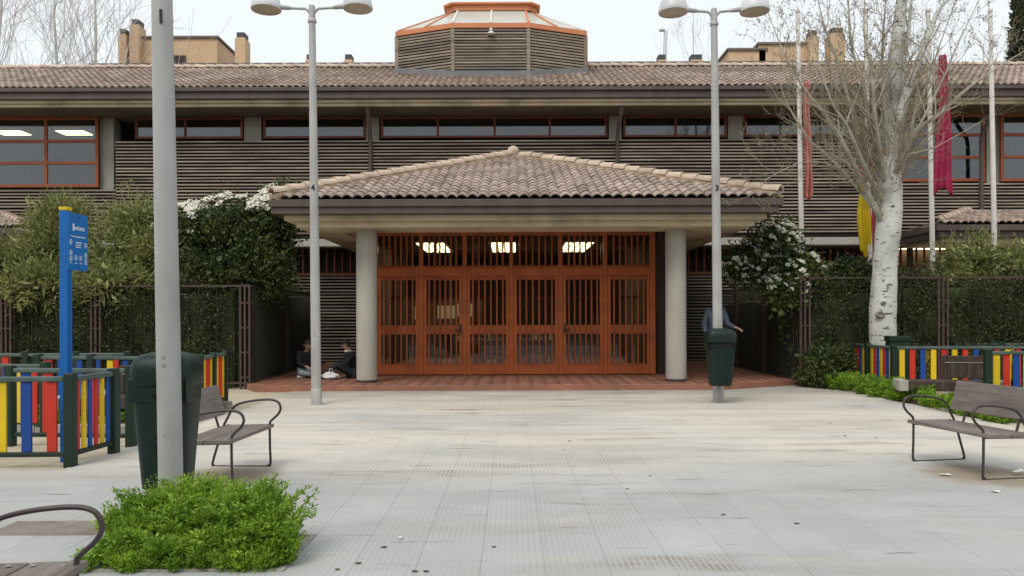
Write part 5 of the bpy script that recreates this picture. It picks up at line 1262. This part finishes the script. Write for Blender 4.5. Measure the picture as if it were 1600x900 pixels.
# =================================================================== people
def skin(name, V, E, rad, mat, parent, sub=2, root=0):
    me = bpy.data.meshes.new(name); me.from_pydata([tuple(v) for v in V], E, []); o = bpy.data.objects.new(name, me); col.objects.link(o)
    sk = o.modifiers.new('skin', 'SKIN'); sk.use_smooth_shade = True
    for i, r in enumerate(rad):
        me.skin_vertices[0].data[i].radius = (r, r) if not isinstance(r, tuple) else r
    me.skin_vertices[0].data[root].use_root = True
    ss = o.modifiers.new('sub', 'SUBSURF'); ss.levels = sub; ss.render_levels = sub
    dg = bpy.context.evaluated_depsgraph_get(); m2 = bpy.data.meshes.new_from_object(o.evaluated_get(dg))
    bpy.data.objects.remove(o); m2.name = name; m2.materials.clear(); m2.materials.append(mat)
    m2.polygons.foreach_set('use_smooth', [True]*len(m2.polygons))
    return link(name, m2, parent)
def figure(name, label, loc, rz, J, top, legs, shoes, hair, collar=None, scale=1.):
    """J: joints by name (local, facing -y). The body is one skinned surface; clothes are skinned over it."""
    t = thing(name, label, 'person', loc, rz, None); t.scale = (scale,)*3
    order = ['pelvis','belly','chest','neck','head0','head1']
    Vn, E, Rd = [], [], []; idx = {}
    def addv(k, p, r): idx[k] = len(Vn); Vn.append(Vector(p)); Rd.append(r)
    rr_ = {'pelvis':(.135,.105),'belly':(.12,.095),'chest':(.135,.10),'neck':(.052,.052),'head0':(.068,.078),'head1':(.078,.094)}
    for k in order: addv(k, J[k], rr_[k])
    for a, b_ in zip(order, order[1:]): E.append((idx[a], idx[b_]))
    hd = Vector(J['head1']); hc = Vector(J['head0']); up_ = (hd-hc).normalized(); f = Vector(J['face']).normalized()
    addv('crown', hd + up_*.085, .062); E.append((idx['head1'], idx['crown']))
    for s_ in 'lr':
        addv('sh'+s_, J['sh'+s_], .062); addv('el'+s_, J['el'+s_], .042); addv('wr'+s_, J['wr'+s_], .028)
        E += [(idx['chest'], idx['sh'+s_]), (idx['sh'+s_], idx['el'+s_]), (idx['el'+s_], idx['wr'+s_])]
        addv('hp'+s_, J['hp'+s_], .085); addv('kn'+s_, J['kn'+s_], .058); addv('an'+s_, J['an'+s_], .036)
        E += [(idx['pelvis'], idx['hp'+s_]), (idx['hp'+s_], idx['kn'+s_]), (idx['kn'+s_], idx['an'+s_])]
        addv('to'+s_, J['to'+s_], .032); E.append((idx['an'+s_], idx['to'+s_]))
        hdv = (Vector(J['wr'+s_]) - Vector(J['el'+s_])).normalized(); pm_ = Vector(J['wr'+s_]) + hdv*.075
        addv('pa'+s_, pm_, (.034,.018)); E.append((idx['wr'+s_], idx['pa'+s_]))
    body = skin('body', Vn, E, Rd, M['skin'], t)
    # hands: five separate tapering fingers rooted inside each palm
    for s_ in 'lr':
        hdv = (Vector(J['wr'+s_]) - Vector(J['el'+s_])).normalized(); pm_ = Vector(J['wr'+s_]) + hdv*.075
        sx = hdv.cross(Vector((0,0,1)));  sx = sx.normalized() if sx.length > .2 else hdv.cross(Vector((0,1,0))).normalized()
        dn = sx.cross(hdv).normalized()
        if dn.z > 0: dn = -dn
        fm = MB()
        for k, (off, L) in enumerate(((-.028,.062),(-.009,.075),(.010,.070),(.028,.054))):
            b_ = pm_ + sx*off; fm.tube([b_ - hdv*.01, b_ + hdv*.035, b_ + hdv*(.035+L*.45) + dn*.012, b_ + hdv*(.03+L*.75) + dn*.034], [.0095,.009,.008,.0055], 6)
        inner = -1 if s_ == 'l' else 1
        b_ = pm_ - hdv*.045 + sx*.026*inner; fm.tube([b_, b_ + sx*.024*inner + hdv*.02, b_ + sx*.036*inner + hdv*.05 + dn*.01], [.012,.0105,.007], 6)
        fm.build('fingers', M['skin'], body, smooth=60)
    # face
    fc = MB(); sd_ = f.cross(up_).normalized(); hr = .092
    c = hc.lerp(hd, .55)
    fc.tube([c + f*(hr-.012) + up_*.03, c + f*(hr+.022) - up_*.018, c + f*(hr-.006) - up_*.028], [.008,.014,.008], 6)
    for q in (-1, 1): fc.tube([c + sd_*q*.078 - f*.005 + up_*.025, c + sd_*q*.092 - f*.012, c + sd_*q*.080 - f*.002 - up_*.03], [.012,.016,.010], 6)
    fc.build('face_features', M['skin'], body, smooth=60)
    ef = MB()
    for q in (-1, 1): ef.lathe([(.0,-.011),(.008,-.008),(.011,0),(.008,.008),(0,.011)], 8, c + sd_*q*.032 + f*(hr-.012) + up_*.028)
    ef.build('eyes', M['hair'], body)
    hm = MB(); n = 12; rows = []
    for i in range(7):
        a = math.pi*.52*i/6
        for k in range(16):
            q = 2*math.pi*k/16; back = -math.cos(q); r_ = math.sin(a)*(.090 + (.014 if back > -.2 else 0))
            z_ = math.cos(a)*.115 - (.055 if (i == 6 and back > -.2) else 0)*1 + (.03 if (i == 6 and back <= -.2) else 0)
            hm.v.append(tuple(hc.lerp(hd, .85) + f*math.cos(q)*r_ + sd_*math.sin(q)*r_*.9 + up_*z_))
    for i in range(6):
        for k in range(16): hm.f.append((i*16+k, i*16+(k+1)%16, (i+1)*16+(k+1)%16, (i+1)*16+k)); hm.m.append(0)
    hm.build('hair', hair, t, smooth=80)
    # clothes
    Vj = [J[k] for k in ('pelvis','belly','chest','neck')]; base = Vector(J['neck'])
    tv = [Vector(J['pelvis']) , Vector(J['belly']), Vector(J['chest']), Vector(J['chest']).lerp(base, .72)]; te = [(0,1),(1,2),(2,3)]; trd = [(.165,.135),(.155,.125),(.165,.13),(.075,.07)]
    for s_ in 'lr':
        k = len(tv); tv += [Vector(J['sh'+s_]), Vector(J['el'+s_]), Vector(J['el'+s_]).lerp(Vector(J['wr'+s_]), .92)]; te += [(2,k),(k,k+1),(k+1,k+2)]; trd += [.085,.062,.046]
    skin('jacket', tv, te, trd, top, t)
    lv = [Vector(J['pelvis'])]; le = []; lr_ = [(.15,.12)]
    for s_ in 'lr':
        k = len(lv); lv += [Vector(J['hp'+s_]), Vector(J['kn'+s_]), Vector(J['an'+s_])]; le += [(0,k),(k,k+1),(k+1,k+2)]; lr_ += [.105,.078,.055]
    skin('trousers', lv, le, lr_, legs, t)
    for s_ in 'lr':
        a, b_ = Vector(J['an'+s_]), Vector(J['to'+s_]); d = (b_-a); d.z = 0; d.normalize()
        skin('shoe', [a - d*.05 - Vector((0,0,.03)), a.lerp(b_, .5) - Vector((0,0,.02)), b_ + d*.03], [(0,1),(1,2)], [.046,.045,.036], shoes, t, 2)
    if collar: MB().tube([Vector(J['neck']) + Vector((.075*math.cos(q), .075*math.sin(q), -.02)) for q in np.linspace(0, 6.1, 14)], .028, 8).build('collar', collar, t, smooth=60)
    return t
stand = dict(pelvis=(0,0,.93), belly=(0,0,1.10), chest=(0,.0,1.33), neck=(0,-.01,1.50), head0=(0,-.03,1.60), head1=(0,-.03,1.68), face=(0.2,-1,0),
  shl=(.19,0,1.42), ell=(.25,-.06,1.17), wrl=(.36,-.24,1.10), shr=(-.19,0,1.42), elr=(-.25,.02,1.14), wrr=(-.22,-.10,.92),
  hpl=(.10,0,.88), knl=(.11,-.02,.48), anl=(.12,.02,.09), tol=(.13,-.14,.035), hpr=(-.10,0,.88), knr=(-.11,-.02,.48), anr=(-.12,.02,.09), tor=(-.14,-.14,.035))
figure('person', 'person in slate blue jacket standing behind the right lamp post, one hand held out', (X(1118, 17.5), 17.5, ST), R(8), stand, M['jacket_blue'], M['cloth_dark'], M['cloth_black'], M['hair'], scale=1.07)
# seated in profile, facing left (-x), back against the column side
def seated(f):
    return dict(pelvis=(0,.02,.13), belly=(0,.0,.28), chest=(0,-.06,.50), neck=(0,-.12,.66), head0=(0,-.17,.74), head1=(0,-.19,.82), face=(0,-1,-.35),
      shl=(.18,-.06,.58), ell=(.22,-.20,.34), wrl=(.12,-.42,.30), shr=(-.18,-.06,.58), elr=(-.22,-.20,.34), wrr=(-.10,-.42,.28),
      hpl=(.10,-.04,.12), knl=(.20,-.42,.36 if f else .14), anl=(.08 if f else -.14,-.66 if f else -.34,.07), tol=(.10 if f else -.28,-.80 if f else -.34,.04),
      hpr=(-.10,-.04,.12), knr=(-.24,-.42,.30 if f else .14), anr=(-.10 if f else .14,-.66 if f else -.46,.07), tor=(-.12 if f else .28,-.80 if f else -.46,.04))
figure('person', 'person in black with pale collar sitting on the step beside the left column', (X(552, 18.3), 18.3, ST), R(-72), seated(1), M['cloth_black'], M['cloth_dark'], M['cloth_dark'], M['hair'], collar=M['cloth_white'])
figure('person', 'person in dark top and pale trousers sitting cross-legged behind the left lamp post', (X(478, 18.6), 18.6, ST), R(30), seated(0), M['cloth_black'], M['cloth_grey'], M['cloth_white'], M['hair'])
bg = thing('carrier_bag', 'crumpled white bag on the floor between the two seated people', 'bag', (X(517, 17.9), 17.9, ST))
mbb = MB(); n = 12
prof = [(.10,0),(.15,.05),(.14,.11),(.09,.16),(.03,.18)]
for (r_, z) in prof:
    for k in range(n):
        q = 2*math.pi*k/n; rr_ = r_*(1 + random.uniform(-.22,.22)); mbb.v.append((rr_*1.3*math.cos(q), rr_*math.sin(q), z*random.uniform(.85,1.1)))
for i in range(4):
    for k in range(n): mbb.f.append((i*n+k, i*n+(k+1)%n, (i+1)*n+(k+1)%n, (i+1)*n+k)); mbb.m.append(0)
mbb.f.append(tuple(range(4*n, 5*n))); mbb.m.append(0)
mbb.build('sack', M['paper'], bg)
MB().tube([(-.05,0,.16),(-.03,-.02,.25),(.03,-.02,.25),(.05,0,.16)], .008, 6).build('handle', M['paper'], bg)

# =================================================================== litter on the ground
def scrap(name, label, cat, u, v, r, mat, h=.02, group=None):
    d = F*CH/(v-HOR); m = MB(); n = 9
    m.add([(r*random.uniform(.6,1.1)*math.cos(2*math.pi*k/n), r*.7*random.uniform(.6,1.1)*math.sin(2*math.pi*k/n), random.uniform(.001,h)) for k in range(n)] + [(0,0,h*.8)], [(k, (k+1)%n, n) for k in range(n)])
    o = m.build(name, mat, None); o.location = (X(u, d, v), d, .003); sm = o.modifiers.new('t', 'SOLIDIFY'); sm.thickness = .0015
    return tag(o, label, cat, group)
scrap('paper_scrap', 'white paper scrap on the paving in front of the right bench', 'litter', 1478, 746, .07, M['paper'])
scrap('paper_scrap', 'white paper scrap on the paving nearest below the right bench', 'litter', 1556, 772, .05, M['paper'])
scrap('paper_scrap', 'crumpled pale plastic under the right bench at the picture edge', 'litter', 1592, 745, .07, M['paper'], .07)
scrap('paper_scrap', 'tiny white scrap on the middle of the near paving', 'litter', 626, 842, .022, M['paper'])
for i, (u, v) in enumerate(((600,855),(772,855),(666,893),(527,890),(648,893),(530,905),(1368,686),(1320,683),(1298,664),(980,765),(1130,806),(1016,745),(475,830),(560,880),(890,690),(1245,820))):
    scrap('dry_leaf', 'small dry brown leaf lying on the grey paving', 'leaf', u, v, random.uniform(.014,.028), M['deadleaf'], .008, 'dry leaves scattered on the paving')

# trees on the far side of the square, behind the camera: they darken what the glass mirrors
n = 30000; xx = rng.uniform(-48, 48, n); hh = 11 + 1.5*np.sin(xx*.35) + 1.0*np.sin(xx*.9+1)
tm = leaves('tree_row', np.stack([xx, -34 + rng.normal(0, 1.6, n), rng.uniform(0, 1, n)**.8*hh], 1), rng.normal(0, 1, (n, 3)), 1.2, .8, M['tree_mass'], None, .6)
tag(tm, 'row of trees on the far side of the square', 'trees', kind='stuff')
